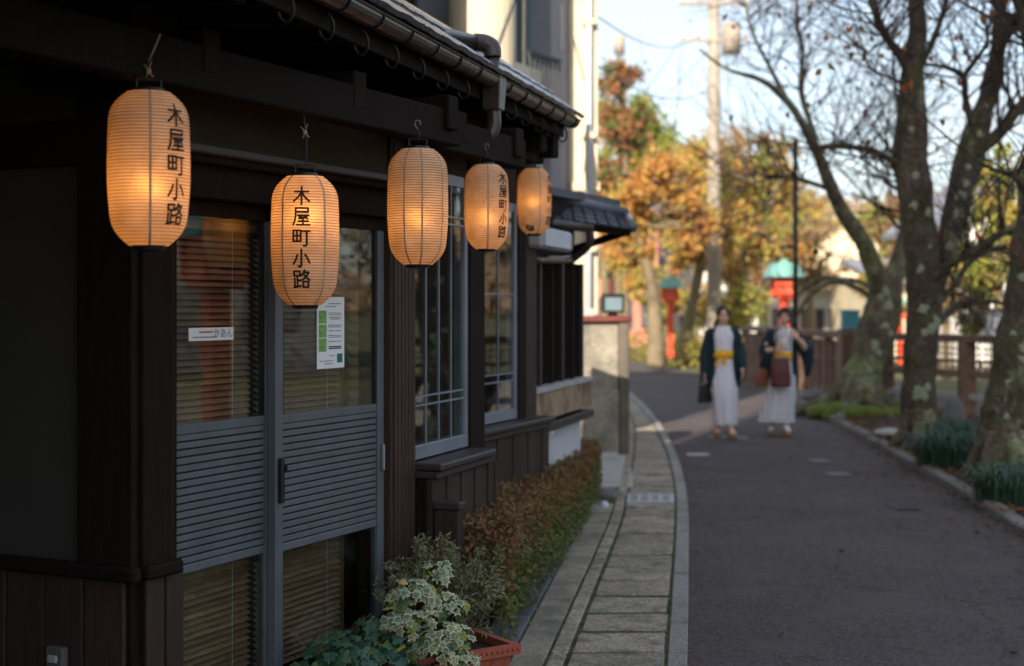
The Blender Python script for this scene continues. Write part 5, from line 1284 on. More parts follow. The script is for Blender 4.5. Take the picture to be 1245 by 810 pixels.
# ------------------------------------------------------------------ red street lamps, poles
def red_lamp(p, label, k=1.0):
    e = empty('street_lamp', p, label, 'street lamp', 'vermilion street lamps with green roofs'); e.scale = (k, k, k); O = V(0, 0, 0)
    def pc(m, n, mt, **kw):
        me = m.mesh(n, M[mt]); bm = bmesh.new(); bm.from_mesh(me); bmesh.ops.recalc_face_normals(bm, faces=bm.faces); bm.to_mesh(me); bm.free(); return piece(me, n, e)
    pc(MB().box(-.075, .075, -.075, .075, 0, 1.70), 'post', 'red_paint'); pc(MB().box(-.11, .11, -.11, .11, 0, .25), 'plinth', 'black')
    pc(MB().box(-.15, .15, -.15, .15, 1.70, 1.76), 'base', 'red_paint')
    for i in (-1, 1):
        for j in (-1, 1): pc(MB().box(i*.17-.025, i*.17+.025, j*.17-.025, j*.17+.025, 1.761, 2.08), 'frame_post', 'red_paint')
    pc(MB().box(-.165, .165, -.165, .165, 1.775, 2.07), 'shade_panel', 'red_panel')
    for z in (1.765, 1.92, 2.06): pc(MB().box(-.20, .20, -.20, .20, z, z+.022), 'frame_rail', 'red_paint')
    m = MB(); a = [V(i*.31, j*.31, 2.085) for i, j in ((-1, -1), (1, -1), (1, 1), (-1, 1))]; b = [V(i*.20, j*.20, 2.33) for i, j in ((-1, -1), (1, -1), (1, 1), (-1, 1))]; m.hexa(a, b)
    pc(m, 'roof', 'verdigris'); pc(MB().box(-.06, .06, -.06, .06, 2.33, 2.40), 'finial', 'verdigris'); return e
M['red_panel'] = mat('faded red panel', (.70, .13, .06), .6, .25, 18, 0)
q = P(953, 372, 25); red_lamp(V(q.x, q.y, 0), 'vermilion street lamp with a pale green roof standing behind the right walker')
q = P(815, 372, 37); red_lamp(V(q.x, q.y, 0), 'vermilion lamp post far down the street beside the leaning orange trunk', .98)
q = P(1094, 372, 34); red_lamp(V(q.x, q.y, .0), 'vermilion lamp seen in the gap between the mossy and the upright trunk', .75)
red_lamp(V(3.72, 7.58, 0), 'vermilion street lamp outside the frame, mirrored in the left door glass')
q = P(967, 372, 23.6); e = empty('sign_pole', V(q.x, q.y, 0), 'thin dark metal pole standing straight up beside the red lamp', 'pole')
MB().tube([V(q.x, q.y, 0), V(q.x, q.y, 4.25)], .045, 10).build('shaft', M['black_iron'], e, smooth=True); MB().ell((q.x, q.y, 4.28), (.06, .06, .06), 10, 6).build('cap', M['black_iron'], e, smooth=True)
MB().bar(V(q.x-.02, q.y-.06, 2.55), V(q.x-.28, q.y-.06, 2.55), .03, .05).build('bracket', M['black_iron'], e)
def utility_pole(px, Y, h, r, label):
    q = P(px, 372, Y); b = V(q.x, q.y, 0); e = empty('utility_pole', b, label, 'utility pole', 'utility poles along the street')
    MB().tube([b, b+V(0, 0, h)], [r, r*.72], 16).build('shaft', M['pole'], e, smooth=True)
    for z in (h*.72, h*.80, h*.93): MB().bar(b+V(-.9, -.12, z), b+V(.9, -.12, z), .08, .08).build('cross_arm', M['pole'], e)
    for z in (h*.72, h*.80, h*.93):
        for x in (-.8, -.4, .4, .8): MB().tube([b+V(x, -.12, z+.04), b+V(x, -.12, z+.2)], [.05, .03], 8).build('insulator', M['white_plaster'], e, smooth=True)
    MB().lathe([(.0, 0), (.24, .0), (.24, .75), (.0, .80)], 16, b+V(.42, -.1, CH+(HY-66)/F*Y)).build('transformer', M['pole'], e, smooth=True)
    for k in range(12): MB().tube([b+V((-1)**k*.12, 0, 2+.45*k), b+V((-1)**k*.34, 0, 2+.45*k)], .012, 5).build('step_bolt', M['black_iron'], e)
    return b
ub = utility_pole(868, 36, 11.5, .185, 'tall concrete utility pole with a transformer rising behind the walkers')
vb = utility_pole(741, 62, 12, .17, 'farther utility pole beside the red leaved maple')
wire_k = 0
for (a, b_, sag) in ((ub+V(-.8, -.12, 8.4), vb+V(-.8, -.12, 8.8), .5), (ub+V(.8, -.12, 9.3), vb+V(.8, -.12, 9.7), .5), (ub+V(-.4, -.12, 8.4), P(640, -60, 14.5), .6), (ub+V(.0, -.12, 7.2), P(700, 60, 17), .5), (ub+V(.4, -.12, 8.4), V(14, 30, 9), .5)):
    n = 12; pts = [a.lerp(b_, i/n)-V(0, 0, sag*4*(i/n)*(1-i/n)) for i in range(n+1)]; wire_k += 1
    o = MB().tube(pts, .011, 5).build('power_cable', M['black'], at=a); tag(o, ('upper', 'topmost', 'slack', 'lowest', 'right hand')[wire_k-1]+' black overhead cable running from the utility pole '+('to the far pole', 'to the far pole', 'towards the grey building', 'towards the cream building', 'out across the river')[wire_k-1], 'cable', 'overhead cables')

# ------------------------------------------------------------------ trees and houses farther on, in the sun
LF = {'orange': leafmat('orange leaves', [(.60, .30, .08), (.68, .42, .11), (.54, .22, .07), (.64, .48, .14)], .55),
      'gold': leafmat('gold leaves', [(.66, .52, .14), (.54, .50, .13), (.66, .42, .10), (.42, .44, .11)], .55),
      'rust': leafmat('rust leaves', [(.36, .14, .08), (.30, .16, .08), (.44, .20, .08), (.24, .11, .08)], .5),
      'green': leafmat('sunlit green leaves', [(.30, .38, .07), (.38, .44, .09), (.24, .30, .06), (.48, .44, .10)], .5),
      'dark': leafmat('dark green needles', [(.09, .14, .05), (.13, .18, .05), (.17, .18, .05)], .35),
      'brown': leafmat('brown twiggy leaves', [(.34, .22, .14), (.42, .29, .17), (.26, .18, .12)], .45)}
def far_tree(px, Y, top, crown, label, cols, n=2600, trunk=None, lw=.16, cone=False, name='autumn_tree', density=2.0, seed=0):
    """crown: list of (px, py, rx, rz) in photo pixels at depth Y"""
    random.seed(seed+int(px)); q = P(px, 372, Y); b = V(q.x, q.y, -.03); e = empty(name, b, label, 'tree', 'trees beyond the bend'); sc = Y/F
    tk = trunk or [(px, 372+CH*F/Y, 10), (px, top+.5*(372-top), 7), (px, top+12, 2)]
    m = MB(); sp = smooth_pts([P(a, c, Y) for a, c, _ in tk], 5); sr = [max(.02, v.x) for v in smooth_pts([V(w_*sc/2, 0, 0) for _, _, w_ in tk], 5)]
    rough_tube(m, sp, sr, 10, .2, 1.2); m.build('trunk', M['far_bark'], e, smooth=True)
    ml_ = {c: MB() for c in set(cols)}; mb_ = MB()
    tot = sum(r[2]*r[3] for r in crown)
    for (cx_, cy_, rx, rz) in crown:
        c = P(cx_, cy_, Y); rx_, rz_ = rx*sc, rz*sc; ry_ = min(rx_, 3.0)
        anch = min(sp, key=lambda p: (p-c).length+max(0, p.z-c.z)*2)
        cl = []
        for k in range(max(8, int(70*rx*rz/tot))):
            d = rv(); t = c+V(d.x*rx_, d.y*ry_, d.z*rz_)*random.uniform(.35, 1)
            if cone: f = max(.12, 1-(t.z-(c.z-rz_))/(2*rz_)); t = V(c.x+(t.x-c.x)*f*1.5, c.y+(t.y-c.y)*f*1.5, t.z)
            mid = anch.lerp(t, .5)+rv()*.25+V(0, 0, .1); mb_.tube(smooth_pts([anch, mid, t], 3), [.07*random.uniform(.6, 1.2)*(1-.14*i) for i in range(7)], 4, False); cl.append((t, random.choice(cols)))
            for j in range(3): s1 = t+rv()*rx_*.35; mb_.tube([t.lerp(anch, .2), t.lerp(s1, .5)+rv()*.08, s1], [.025, .015, .006], 3, False)
        for k in range(int(n*density*rx*rz/tot)):
            t, co_ = random.choice(cl); g = V(random.gauss(0, .30), random.gauss(0, .30), random.gauss(0, .24))*rx_*random.choice((.30, .45, .85))
            add_leaf(ml_[co_ if random.random() < .8 else random.choice(cols)], t+g, lw*random.uniform(.6, 1.3), lw*random.uniform(.5, .9), None, .3)
    kind(mb_.build('branches', M['far_bark'], e), 'stuff')
    for c in ml_:
        if ml_[c].f: kind(ml_[c].build('foliage', LF[c], e), 'stuff')
    return e
far_tree(800, 34, 190, [(775, 245, 42, 40), (810, 215, 40, 32), (755, 300, 30, 40), (830, 270, 38, 40)], 'orange and gold tree with a leaning sunlit trunk at the bend', ['orange', 'gold', 'orange', 'rust'], 3000, [(797, 448, 22), (797, 400, 19), (793, 350, 16), (776, 285, 9), (770, 225, 4)], .15)
far_tree(842, 38, 180, [(862, 215, 42, 34), (840, 300, 30, 36), (880, 275, 40, 42)], 'tree with a pale trunk leaning right past the utility pole', ['gold', 'orange', 'green', 'orange'], 2400, [(828, 444, 18), (838, 390, 15), (850, 330, 12), (862, 270, 9), (872, 200, 4)], .15)
far_tree(888, 40, 150, [(905, 235, 48, 46), (940, 300, 42, 40), (925, 190, 44, 30), (890, 330, 30, 30)], 'yellow green tree with a thick mossy trunk right of the pole', ['gold', 'green', 'brown', 'orange'], 2400, [(888, 445, 24), (890, 395, 20), (896, 345, 17), (915, 290, 11), (948, 215, 9), (952, 150, 3)], .15)
far_tree(760, 46, 60, [(752, 95, 26, 30), (765, 160, 34, 40), (745, 215, 26, 36)], 'tall red and rust maple top above the cream building edge', ['rust', 'rust', 'dark', 'orange'], 1500, None, .2)
far_tree(785, 58, 115, [(783, 165, 40, 48)], 'rounded bright green tree top rising over the orange crowns', ['green', 'green', 'dark'], 1700, None, .22, name='evergreen_tree')
far_tree(735, 55, 95, [(735, 150, 22, 50), (742, 240, 30, 50)], 'dark evergreen standing behind the red maple', ['dark', 'green', 'rust'], 1300, None, .2, name='evergreen_tree')
far_tree(985, 48, 215, [(985, 265, 50, 32), (960, 330, 40, 30), (1010, 330, 34, 26)], 'thin brown bare-looking tree behind the red lamp', ['brown', 'rust', 'gold'], 1100, None, .14)
far_tree(1085, 50, 225, [(1070, 270, 40, 26), (1105, 290, 38, 36)], 'low brownish tree seen between the mossy and the upright trunks', ['brown', 'rust', 'green'], 1300, None, .16)
far_tree(1215, 29, 175, [(1205, 235, 34, 55), (1235, 290, 34, 60), (1190, 320, 30, 50)], 'yellow green leafy tree behind the big trunk at the right', ['green', 'gold', 'green', 'dark'], 2600, None, .13)
far_tree(1150, 31, 270, [(1150, 340, 44, 42), (1195, 365, 36, 30), (1120, 360, 30, 30)], 'brown tangled shrubby tree across the river behind the railing', ['brown', 'rust', 'green', 'brown'], 1700, None, .11)
far_tree(1062, 33, 300, [(1068, 350, 22, 32)], 'rusty shrub behind the mossy foot tree', ['rust', 'orange', 'green'], 700, None, .11)
far_tree(1182, 27.5, 385, [(1182, 396, 9, 12)], 'small bright yellow bush just above the railing', ['gold', 'green'], 260, None, .09, name='yellow_bush')
far_tree(1300, 27, 100, [(1290, 200, 50, 90), (1330, 300, 50, 80)], 'leafy tree outside the right frame edge', ['green', 'brown'], 1600, None, .14)
for i, (x, y) in enumerate(((20, 2), (21, 9), (19.5, 16), (22, 22))):
    px = CX+x/y*F; far_tree(px, y, 372-F*6/y, [(px, 372-F*3.2/y, F*2.3/y, F*2.6/y)], ('dark leafy tree on the far river bank, nearest the inn', 'brown leaved tree on the far river bank, second from the inn', 'green tree on the far river bank, third from the inn', 'rust coloured tree on the far river bank, farthest from the inn')[i], (['dark', 'brown'], ['brown', 'rust'], ['green', 'dark'], ['rust', 'brown'])[i], 1500, None, .2)
# verge plants at the bend
M['verge'] = leafmat('verge plants', [(.20, .24, .04), (.34, .26, .05), (.14, .17, .04), (.42, .20, .05)], .4)
m = MB()
for k in range(2600):
    y = random.uniform(29, 46); x = rk(y)+random.uniform(.1, 3.2); h = random.random()**1.6*.75
    add_leaf(m, V(x, y, h), random.uniform(.12, .24), random.uniform(.05, .10), (rv()+V(0, 0, .8)).normalized(), .2)
kind(m.build('verge_plants', M['verge']), 'stuff')['label'] = 'sunlit weeds and leaves on the verge beyond the bend'

def house(label, px0, px1, Y, wall_top, roof_top, mw, mr, roof='gable', cols=5, rows=2, depth=7, door=False, base=0, grp='houses beyond the bend'):
    a, b = P(px0, 372, Y), P(px1, 372, Y); zt = CH+(HY-wall_top)/F*Y; zr = CH+(HY-roof_top)/F*Y; x0, x1 = a.x, b.x
    e = empty('house', V((x0+x1)/2, Y, 0), label, 'house', grp); ov = .45
    MB().box(x0, x1, Y, Y+depth, -.03, zt).build('wall', mw, e)
    m = MB()
    if roof == 'gable':      # gable faces the viewer
        xm_ = (x0+x1)/2
        MB().prism([V(x0, Y+.002, zt), V(x1, Y+.002, zt), V(xm_, Y+.002, zr-.15)], V(0, depth-.01, 0)).build('gable_wall', mw, e)
        for s_, xe in ((-1, x0-ov), (1, x1+ov)):
            ze = zt-ov*(zr-zt)/((x1-x0)/2); m = MB()
            m.hexa([V(xe, Y-ov, ze), V(xm_, Y-ov, zr), V(xm_, Y+depth+ov, zr), V(xe, Y+depth+ov, ze)], [V(xe, Y-ov, ze+.18), V(xm_, Y-ov, zr+.18), V(xm_, Y+depth+ov, zr+.18), V(xe, Y+depth+ov, ze+.18)])
            m.build('roof_slope', mr, e, fix=True)
    else:
        m.hexa([V(x0-ov, Y-ov, zt), V(x1+ov, Y-ov, zt), V(x1+ov, Y+depth/2, zr), V(x0-ov, Y+depth/2, zr)], [V(x0-ov, Y-ov, zt+.18), V(x1+ov, Y-ov, zt+.18), V(x1+ov, Y+depth/2, zr+.18), V(x0-ov, Y+depth/2, zr+.18)]); m.build('roof_slope', mr, e, fix=True)
    for r in range(rows):
        for c in range(cols):
            w_ = (x1-x0)/cols; xa = x0+w_*(c+.2); z = .7+(zt-.9)/rows*r; hh = min(1.4, (zt-.9)/rows*.62)
            f_ = MB().box(xa, xa+w_*.6, Y-.05, Y+.001, z, z+hh).build('window', M['sill_wood'], e)
            MB().box(xa+.06, xa+w_*.6-.06, Y-.06, Y-.051, z+.06, z+hh-.06).build('pane', M['glass_far'], f_)
            MB().box(xa+w_*.3-.025, xa+w_*.3+.025, Y-.07, Y-.061, z+.06, z+hh-.06).build('mullion', M['sill_wood'], f_)
    return e
M['glass_far'] = mat('far window glass', (.10, .11, .13), .15, .3, 1, 0, spec=.8)
M['pink'] = mat('pink brick wall', (.50, .20, .15), .85, .2, 2, .2, 20)
M['white_wall'] = mat('white house wall', (.68, .66, .62), .85, .1, 1.5, .1, 20)
M['tan_roof'] = mat('pale weathered roof', (.40, .34, .28), .75, .25, 3, .3, 12)
M['grey_roof'] = mat('grey blue house roof', (.20, .20, .24), .6, .2, 3, .3, 12)
house('pinkish red house behind the orange trees at the bend', 722, 800, 56, 272, 238, M['pink'], M['grey_roof'], 'shed', 3, 2)
house('white two storey house behind the leaning pale trunk', 802, 905, 62, 322, 292, M['white_wall'], M['grey_roof'], 'shed', 5, 1)
house('cream house with a broad pale gable seen left of the mossy tree', 955, 1098, 58, 318, 258, M['cream'], M['tan_roof'], 'gable', 7, 1)
house('white low house beyond the railing behind the red lamp', 900, 1040, 50, 352, 338, M['white_wall'], M['tan_roof'], 'shed', 8, 1)
house('house with a grey blue roof at the right behind the yellow green tree', 1180, 1330, 38, 262, 205, M['white_wall'], M['grey_roof'], 'gable', 5, 2)
house('brown house across the river behind the tangled shrubs', 1075, 1180, 42, 345, 318, M['cream'], M['grey_roof'], 'shed', 5, 1)
for i, (x, y, c_) in enumerate(((24, -4, 'white_wall'), (26, 5, 'cream'), (25, 14, 'grey_wall'))):
    e = empty('house', V(x+4, y+3.5, 0), ('white house on the far river bank nearest the inn', 'cream house on the far river bank in the middle', 'grey house on the far river bank farthest from the inn')[i], 'house', 'houses on the far bank')
    MB().box(x, x+8, y, y+7.5, -.03, 5.6).build('wall', M[c_], e); MB().prism([V(x-.6, y-.5, 5.6), V(x-.6, y+8, 5.6), V(x-.6, y+3.75, 7.6)], V(9.2, 0, 0)).build('roof', M['grey_roof'], e)
    for k in range(3):
        for z in (1, 3.6): MB().box(x-.05, x+.001, y+.8+2.2*k, y+2.2+2.2*k, z, z+1.3).build('window', M['glass_far'], e)
# white lantern box on legs above the railing and a low fence at the river's far side
q = P(1212, 372, 26.5); e = empty('stand_lamp', V(q.x, q.y, 0), 'small white lamp box on thin legs beyond the railing near the big trunk', 'lamp')
MB().box(q.x-.14, q.x+.14, q.y-.14, q.y+.14, 1.0, 1.48).build('shade', M['white_wall'], e, bevel=.01, fix=True); MB().box(q.x-.18, q.x+.18, q.y-.18, q.y+.18, 1.482, 1.53).build('cap', M['black'], e)
for i in (-1, 1):
    for j in (-1, 1): MB().bar(V(q.x+.1*i, q.y+.1*j, 0), V(q.x+.1*i, q.y+.1*j, 1.0), .03).build('leg', M['black'], e)
# wooded slopes: behind the viewer to the left, and far beyond
def hillside(name, x0, x1, y0, y1, hfn, mt, nx=50, ny=20):
    m = MB(); vs = []
    for j in range(ny+1):
        for i in range(nx+1):
            x, y = lerp(x0, x1, i/nx), lerp(y0, y1, j/ny); vs.append(V(x, y, -1+hfn(x, y)))
    m.add(vs, [(j*(nx+1)+i, j*(nx+1)+i+1, (j+1)*(nx+1)+i+1, (j+1)*(nx+1)+i) for j in range(ny) for i in range(nx)])
    return kind(m.build(name, mt, smooth=True), 'structure')
M['hill'] = mat('wooded hill', (.12, .085, .045), .95, .5, .12, 1, .6, col2=(.075, .085, .03), thr=(.42, .58), bdist=1.5)
hillside('hillside', -160, 260, 110, 330, lambda x, y: max(0, (y-112)/218*24*(1+.35*noise.noise((x*.012, y*.012, 0))))*(.5+.5*math.tanh((x+60)/60)*.6+.2), M['hill'])
m = MB(); random.seed(4)
for k in range(5200):
    x = random.uniform(-120, 220); y = random.uniform(112, 250)
    z = -1+max(0, (y-112)/218*24*(1+.35*noise.noise((x*.012, y*.012, 0))))*(.5+.5*math.tanh((x+60)/60)*.6+.2)
    for j in range(3): add_leaf(m, V(x, y, z+random.uniform(.5, 5.5))+rv()*1.4, 2.4, 1.7)
kind(m.build('far_wood', LF['brown']), 'stuff')['label'] = 'brownish autumn wood covering the distant hill'

# ------------------------------------------------------------------ the two walkers
SKIN = mat('skin', (.68, .43, .32), .55, .08, 20, .05, 200, coord='obj'); HAIR = mat('black hair', (.012, .010, .010), .45, .3, 40, .4, 200, stretch=(1, 1, .2), coord='obj')
NAVY = mat('navy haori cloth', (.012, .030, .045), .85, .25, 14, .3, 260, coord='obj'); OBI = mat('yellow obi cloth', (.90, .46, .03), .8, .12, 14, .3, 200, coord='obj')
TABI = mat('white tabi', (.7, .68, .68), .85, .05, 14, .1, 200, coord='obj'); LEATH = mat('brown leather', (.10, .028, .022), .4, .25, 12, .2, 120, coord='obj'); TAN = mat('tan leather', (.22, .075, .035), .5, .2, 12, .2, 120, coord='obj'); BLACKBAG = mat('black bag', (.022, .016, .018), .5, .2, 12, .2, 120, coord='obj')
SOLE = mat('wooden geta', (.38, .24, .12), .7, .2, 14, .2, 80, coord='obj'); STRAPR = mat('red sandal strap', (.60, .12, .06), .7, .1, 14, 0, coord='obj'); WHITE = mat('white collar', (.74, .74, .78), .85, .04, 14, 0, coord='obj'); LIP = mat('lips', (.45, .12, .10), .5, .05, 14, 0); EYE = mat('dark eye', (.015, .01, .01), .2, .05, 14, 0)
YUK1 = stripemat('lavender grey dash yukata', (.84, .82, .90), (.16, .16, .28), .05, .036, .34); YUK2 = stripemat('navy check yukata', (.86, .85, .90), (.05, .055, .15), .05, .050, .5)
def remesh(m, mt, name, parent, voxel=.006, it=6):
    me = m.mesh(name, mt); o = bpy.data.objects.new(name, me); COL.objects.link(o)
    r = o.modifiers.new('r', 'REMESH'); r.mode = 'VOXEL'; r.voxel_size = voxel; r.use_smooth_shade = True
    s_ = o.modifiers.new('s', 'SMOOTH'); s_.iterations = it; s_.factor = .5
    dg = bpy.context.evaluated_depsgraph_get(); me2 = bpy.data.meshes.new_from_object(o.evaluated_get(dg)); me2.name = name
    bpy.data.objects.remove(o); me2.polygons.foreach_set('use_smooth', [True]*len(me2.polygons)); return piece(me2, name, parent)
def hand(m, wr, d, nrm, side, curl, sc=1.0):
    """palm from the wrist along d; nrm: back of the hand; side: +1/-1 which way the thumb leaves"""
    d = d.normalized(); nrm = (nrm-d*nrm.dot(d)).normalized(); s_ = d.cross(nrm)*side
    m.ell(wr+d*.040*sc, (.040*sc, .013*sc, .046*sc), 12, 8, Matrix((s_, nrm, d)).transposed()); m.tube([wr-d*.02, wr+d*.03], [.024*sc, .026*sc], 10)
    for k, (l_, o_) in enumerate(((.068, .028), (.076, .010), (.071, -.009), (.056, -.027))):
        p = wr+d*.076*sc+s_*o_*sc; dd = d.copy(); pts = [p-d*.02]; ax = s_
        for j in range(3):
            pts.append(pts[-1]+dd*(l_*sc*(.45, .32, .26)[j]+(.02 if j == 0 else 0))); dd = (Matrix.Rotation(-side*curl*(1+.12*k)*(1 if True else 1), 3, ax) @ dd)
        m.tube(pts, [.0095*sc, .0092*sc, .0085*sc, .0065*sc], 8)
    t0 = wr+d*.018*sc+s_*.028*sc; t1 = t0+(s_*.75+d*.65-nrm*.25).normalized()*.034*sc; t2 = t1+(s_*.25+d*.9-nrm*.45).normalized()*.030*sc
    m.tube([t0-s_*.012, t0, t1, t2], [.013*sc, .012*sc, .010*sc, .008*sc], 8)
def person(loc, label, yuk, pose):
    e = empty('person', loc, label, 'person', 'women walking in yukata'); e.scale = (pose.get('k', 1),)*3; e.rotation_euler = (0, pose.get('lean', 0), pose.get('turn', 0))
    m = MB(); N1, HD = V(0, .0, 1.30), V(pose['head'][0], -.015+pose['head'][1], 1.462)
    m.ell((0, 0, 1.12), (.145, .095, .22), 18, 12); m.ell((0, .0, .90), (.15, .105, .15), 16, 10); m.ell((0, .005, 1.27), (.155, .07, .055), 16, 8)
    m.tube([V(0, .01, 1.26), N1, HD+V(0, .02, -.06)], [.055, .047, .047], 12)
    hr = Matrix.Rotation(pose['head'][2], 3, 'Z')
    def h(x, y, z): return HD+hr @ V(x, y, z)
    m.ell(h(0, .012, .018), (.070, .086, .090), 18, 12, hr); m.ell(h(0, -.022, -.045), (.050, .056, .055), 14, 9, hr); m.ell(h(0, -.058, -.085), (.022, .020, .016), 10, 6, hr)
    m.tube([h(0, -.080, .012), h(0, -.092, -.018), h(0, -.099, -.030)], [.008, .011, .013], 8)
    for s_ in (-1, 1): m.ell(h(.071*s_, .01, -.008), (.010, .020, .030), 8, 6, hr); m.ell(h(.034*s_, -.062, -.030), (.022, .016, .018), 8, 6, hr); m.ell(h(.022*s_, -.083, -.052), (.02, .008, .005), 8, 5, hr)
    # limbs
    for leg in pose['legs']:
        hip, knee, ank, toe = map(Vector, leg); m.tube(smooth_pts([hip, knee, ank], 4), [lerp(.075, .033, (i/8)**.7) for i in range(9)], 12)
        fd = (toe-ank); fd.z = 0; fd.normalize(); rt_ = math.atan2(fd.x, -fd.y)
        m.tube([ank+V(0, 0, .02), ank+V(0, 0, -.03)], [.033, .036], 10); m.tube([ank-fd*.035+V(0, 0, -.045), ank+fd*.07+V(0, 0, -.045), ank+fd*.155+V(0, 0, -.058)], [.030, .036, .022], 10)
        for t_ in range(5): sx = V(-fd.y, fd.x, 0)*(-.032+.016*t_); m.tube([ank+fd*.13+sx+V(0, 0, -.060), ank+fd*(.188-.004*abs(t_-2))+sx+V(0, 0, -.066)], [.010, .008], 6)
    for sh, el_, wr, hd_, nr_, sd_, cu_ in pose['arms']:
        sh, el_, wr = map(Vector, (sh, el_, wr)); m.tube(smooth_pts([sh, sh.lerp(el_, .5), el_], 3), [.046, .045, .044, .043, .042, .040, .038], 12); m.tube([el_, el_.lerp(wr, .35), wr], [.038, .037, .024], 12); m.ell(el_, (.039, .039, .039), 10, 7)
        hand(m, wr, Vector(hd_), Vector(nr_), sd_, cu_)
    body = remesh(m, SKIN, 'body', e, .0065, 5)
    # face
    for s_ in (-1, 1):
        piece(MB().ell(h(.030*s_, -.0735, .004), (.0125, .006, .0050), 10, 6, hr).mesh('eye', EYE, True), 'eye', e)
        piece(MB().tube([h(.014*s_, -.080, .026), h(.030*s_, -.079, .031), h(.046*s_, -.068, .026)], [.0022, .003, .0018], 6).mesh('eyebrow', HAIR, True), 'eyebrow', e)
    piece(MB().ell(h(0, -.0855, -.056), (.021, .007, .0065), 10, 6, hr).mesh('mouth', LIP, True), 'mouth', e)
    # hair: cap pulled back, fringe, bun or tail
    m = MB(); m.ell(h(0, .030, .036), (.080, .088, .092), 20, 12, hr); m.ell(h(0, .06, -.02), (.070, .052, .075), 16, 10, hr)
    for s_ in (-1, 1):
        m.tube([h(.01*s_, -.052, .100), h(.045*s_, -.064, .074), h(.068*s_, -.040, .030), h(.073*s_, -.012, -.02)], [.014, .018, .017, .009], 8)
    if pose['hair'] == 'tail':
        m.ell(h(0, .105, .01), (.04, .04, .05), 12, 8); m.tube([h(-.03, .08, -.03), h(-.075, .06, -.10), h(-.085, .02, -.17), h(-.08, -.01, -.22)], [.030, .030, .024, .01], 10)
    else:
        m.ell(h(0, .10, .06), (.055, .05, .055), 12, 8); m.tube([h(-.05, -.068, .066), h(0, -.082, .070), h(.05, -.068, .066)], [.014, .018, .014], 8)
    remesh(m, HAIR, 'hair', e, .007, 3)
    # yukata: lofted robe with pleats, overlapping front
    rings = pose['rings']; seg = 64; m = MB(); zs = [i/44 for i in range(45)]
    ks = [V(r[0], r[1], r[2]) for r in rings]; rsx = [V(r[3], r[4], 0) for r in rings]
    cs, rs = smooth_pts(ks, 5), smooth_pts(rsx, 5)
    for i, (c, r) in enumerate(zip(cs, rs)):
        low = max(0, min(1, (1.0-c.z)/.9))
        for k in range(seg):
            a = 2*math.pi*k/seg; f = 1+low*(.050*math.sin(5*a+2.2*c.z+pose['seed'])+.034*math.sin(11*a+4*c.z+pose['seed'])+.03*math.sin(17*a-3*c.z))+.012*noise.noise((math.cos(a)*2, math.sin(a)*2, c.z*6))
            if pose.get('open') and c.z < .5: f *= 1-.16*(1-c.z/.5)*math.exp(-((a-pose['open'])/.22)**2)
            m.v.append(V(c.x+r.x*f*math.cos(a), c.y+r.y*f*math.sin(a), c.z+.006*math.sin(3*a)*low))
    for i in range(len(cs)-1):
        for k in range(seg): m.f.append([i*seg+k, i*seg+(k+1) % seg, (i+1)*seg+(k+1) % seg, (i+1)*seg+k]); m.m.append(0)
    ro = piece(m.mesh('yukata', yuk, True), 'yukata', e); so_ = ro.modifiers.new('thick', 'SOLIDIFY'); so_.thickness = .008
    # collar (white under collar and the crossing bands)
    m = MB()
    for s_, dy in ((-1, -.004), (1, -.012)):
        m.add([V(.062*s_, -.02, 1.345), V(.085*s_, -.03, 1.325), V(.02*s_-.03*s_, -.116+dy, 1.075), V(-.04*s_, -.112+dy, 1.075), V(.045*s_, -.072+dy, 1.26), V(.075*s_, -.075+dy, 1.25)], [(0, 1, 5, 4), (4, 5, 2, 3)])
    c_ = piece(m.mesh('collar', WHITE), 'collar', e); t_ = c_.modifiers.new('t', 'SOLIDIFY'); t_.thickness = .006
    # obi with a bow in front
    m = MB(); zc = pose['obi']; nn = 40
    for z, g in ((zc-.055, 1.045), (zc-.02, 1.075), (zc+.02, 1.075), (zc+.052, 1.045)):
        for k in range(nn):
            a = 2*math.pi*k/nn; m.v.append(V(.138*g*math.cos(a), .112*g*math.sin(a), z+.006*math.sin(2*a+1)))
    for i in range(3):
        for k in range(nn): m.f.append([i*nn+k, i*nn+(k+1) % nn, (i+1)*nn+(k+1) % nn, (i+1)*nn+k]); m.m.append(0)
    ob = piece(m.mesh('obi', OBI, True), 'obi', e); t_ = ob.modifiers.new('t', 'SOLIDIFY'); t_.thickness = .01
    if pose['bow']:
        bx = pose['bow']; m = MB(); c = V(bx, -.128, zc-.005)
        for s_ in (-1, 1):
            lp = [c, c+V(.05*s_, -.02, .030), c+V(.105*s_, -.012, .022), c+V(.115*s_, -.006, -.018), c+V(.05*s_, -.012, -.030)]
            m.prism([p+V(0, -.012, 0) for p in lp], V(0, .026, 0)); m.prism([c+V(.005*s_, -.01, -.01), c+V(.035*s_, -.014, -.01), c+V((.11 if s_ < 0 else .04)*1*s_, -.012, -.12), c+V((.07 if s_ < 0 else -.01)*s_, -.012, -.135)], V(0, .012, 0))
        m.ell(c+V(0, -.012, 0), (.022, .018, .024), 10, 7); remesh(m, OBI, 'obi_bow', e, .006, 4)
    # haori: open coat and hanging sleeves
    m = MB(); n2 = 40; hz_ = pose['haori']
    lv = [(1.335, .075, .062, .9), (1.315, .125, .078, .8), (1.27, .172, .098, .74), (1.15, .176, .118, .70), (1.0, .180, .128, .66), (.86, .192, .138, .62), (hz_, .212, .148, .58)]
    for i, (z, rx, ry, op) in enumerate(lv):
        for k in range(n2+1):
            a = -math.pi/2+op*.95+(2*math.pi-1.9*op)*k/n2; f = 1+.03*math.sin(7*a+z*4)*min(1, i/3)
            m.v.append(V(rx*f*math.cos(a), .012+ry*f*math.sin(a), z))
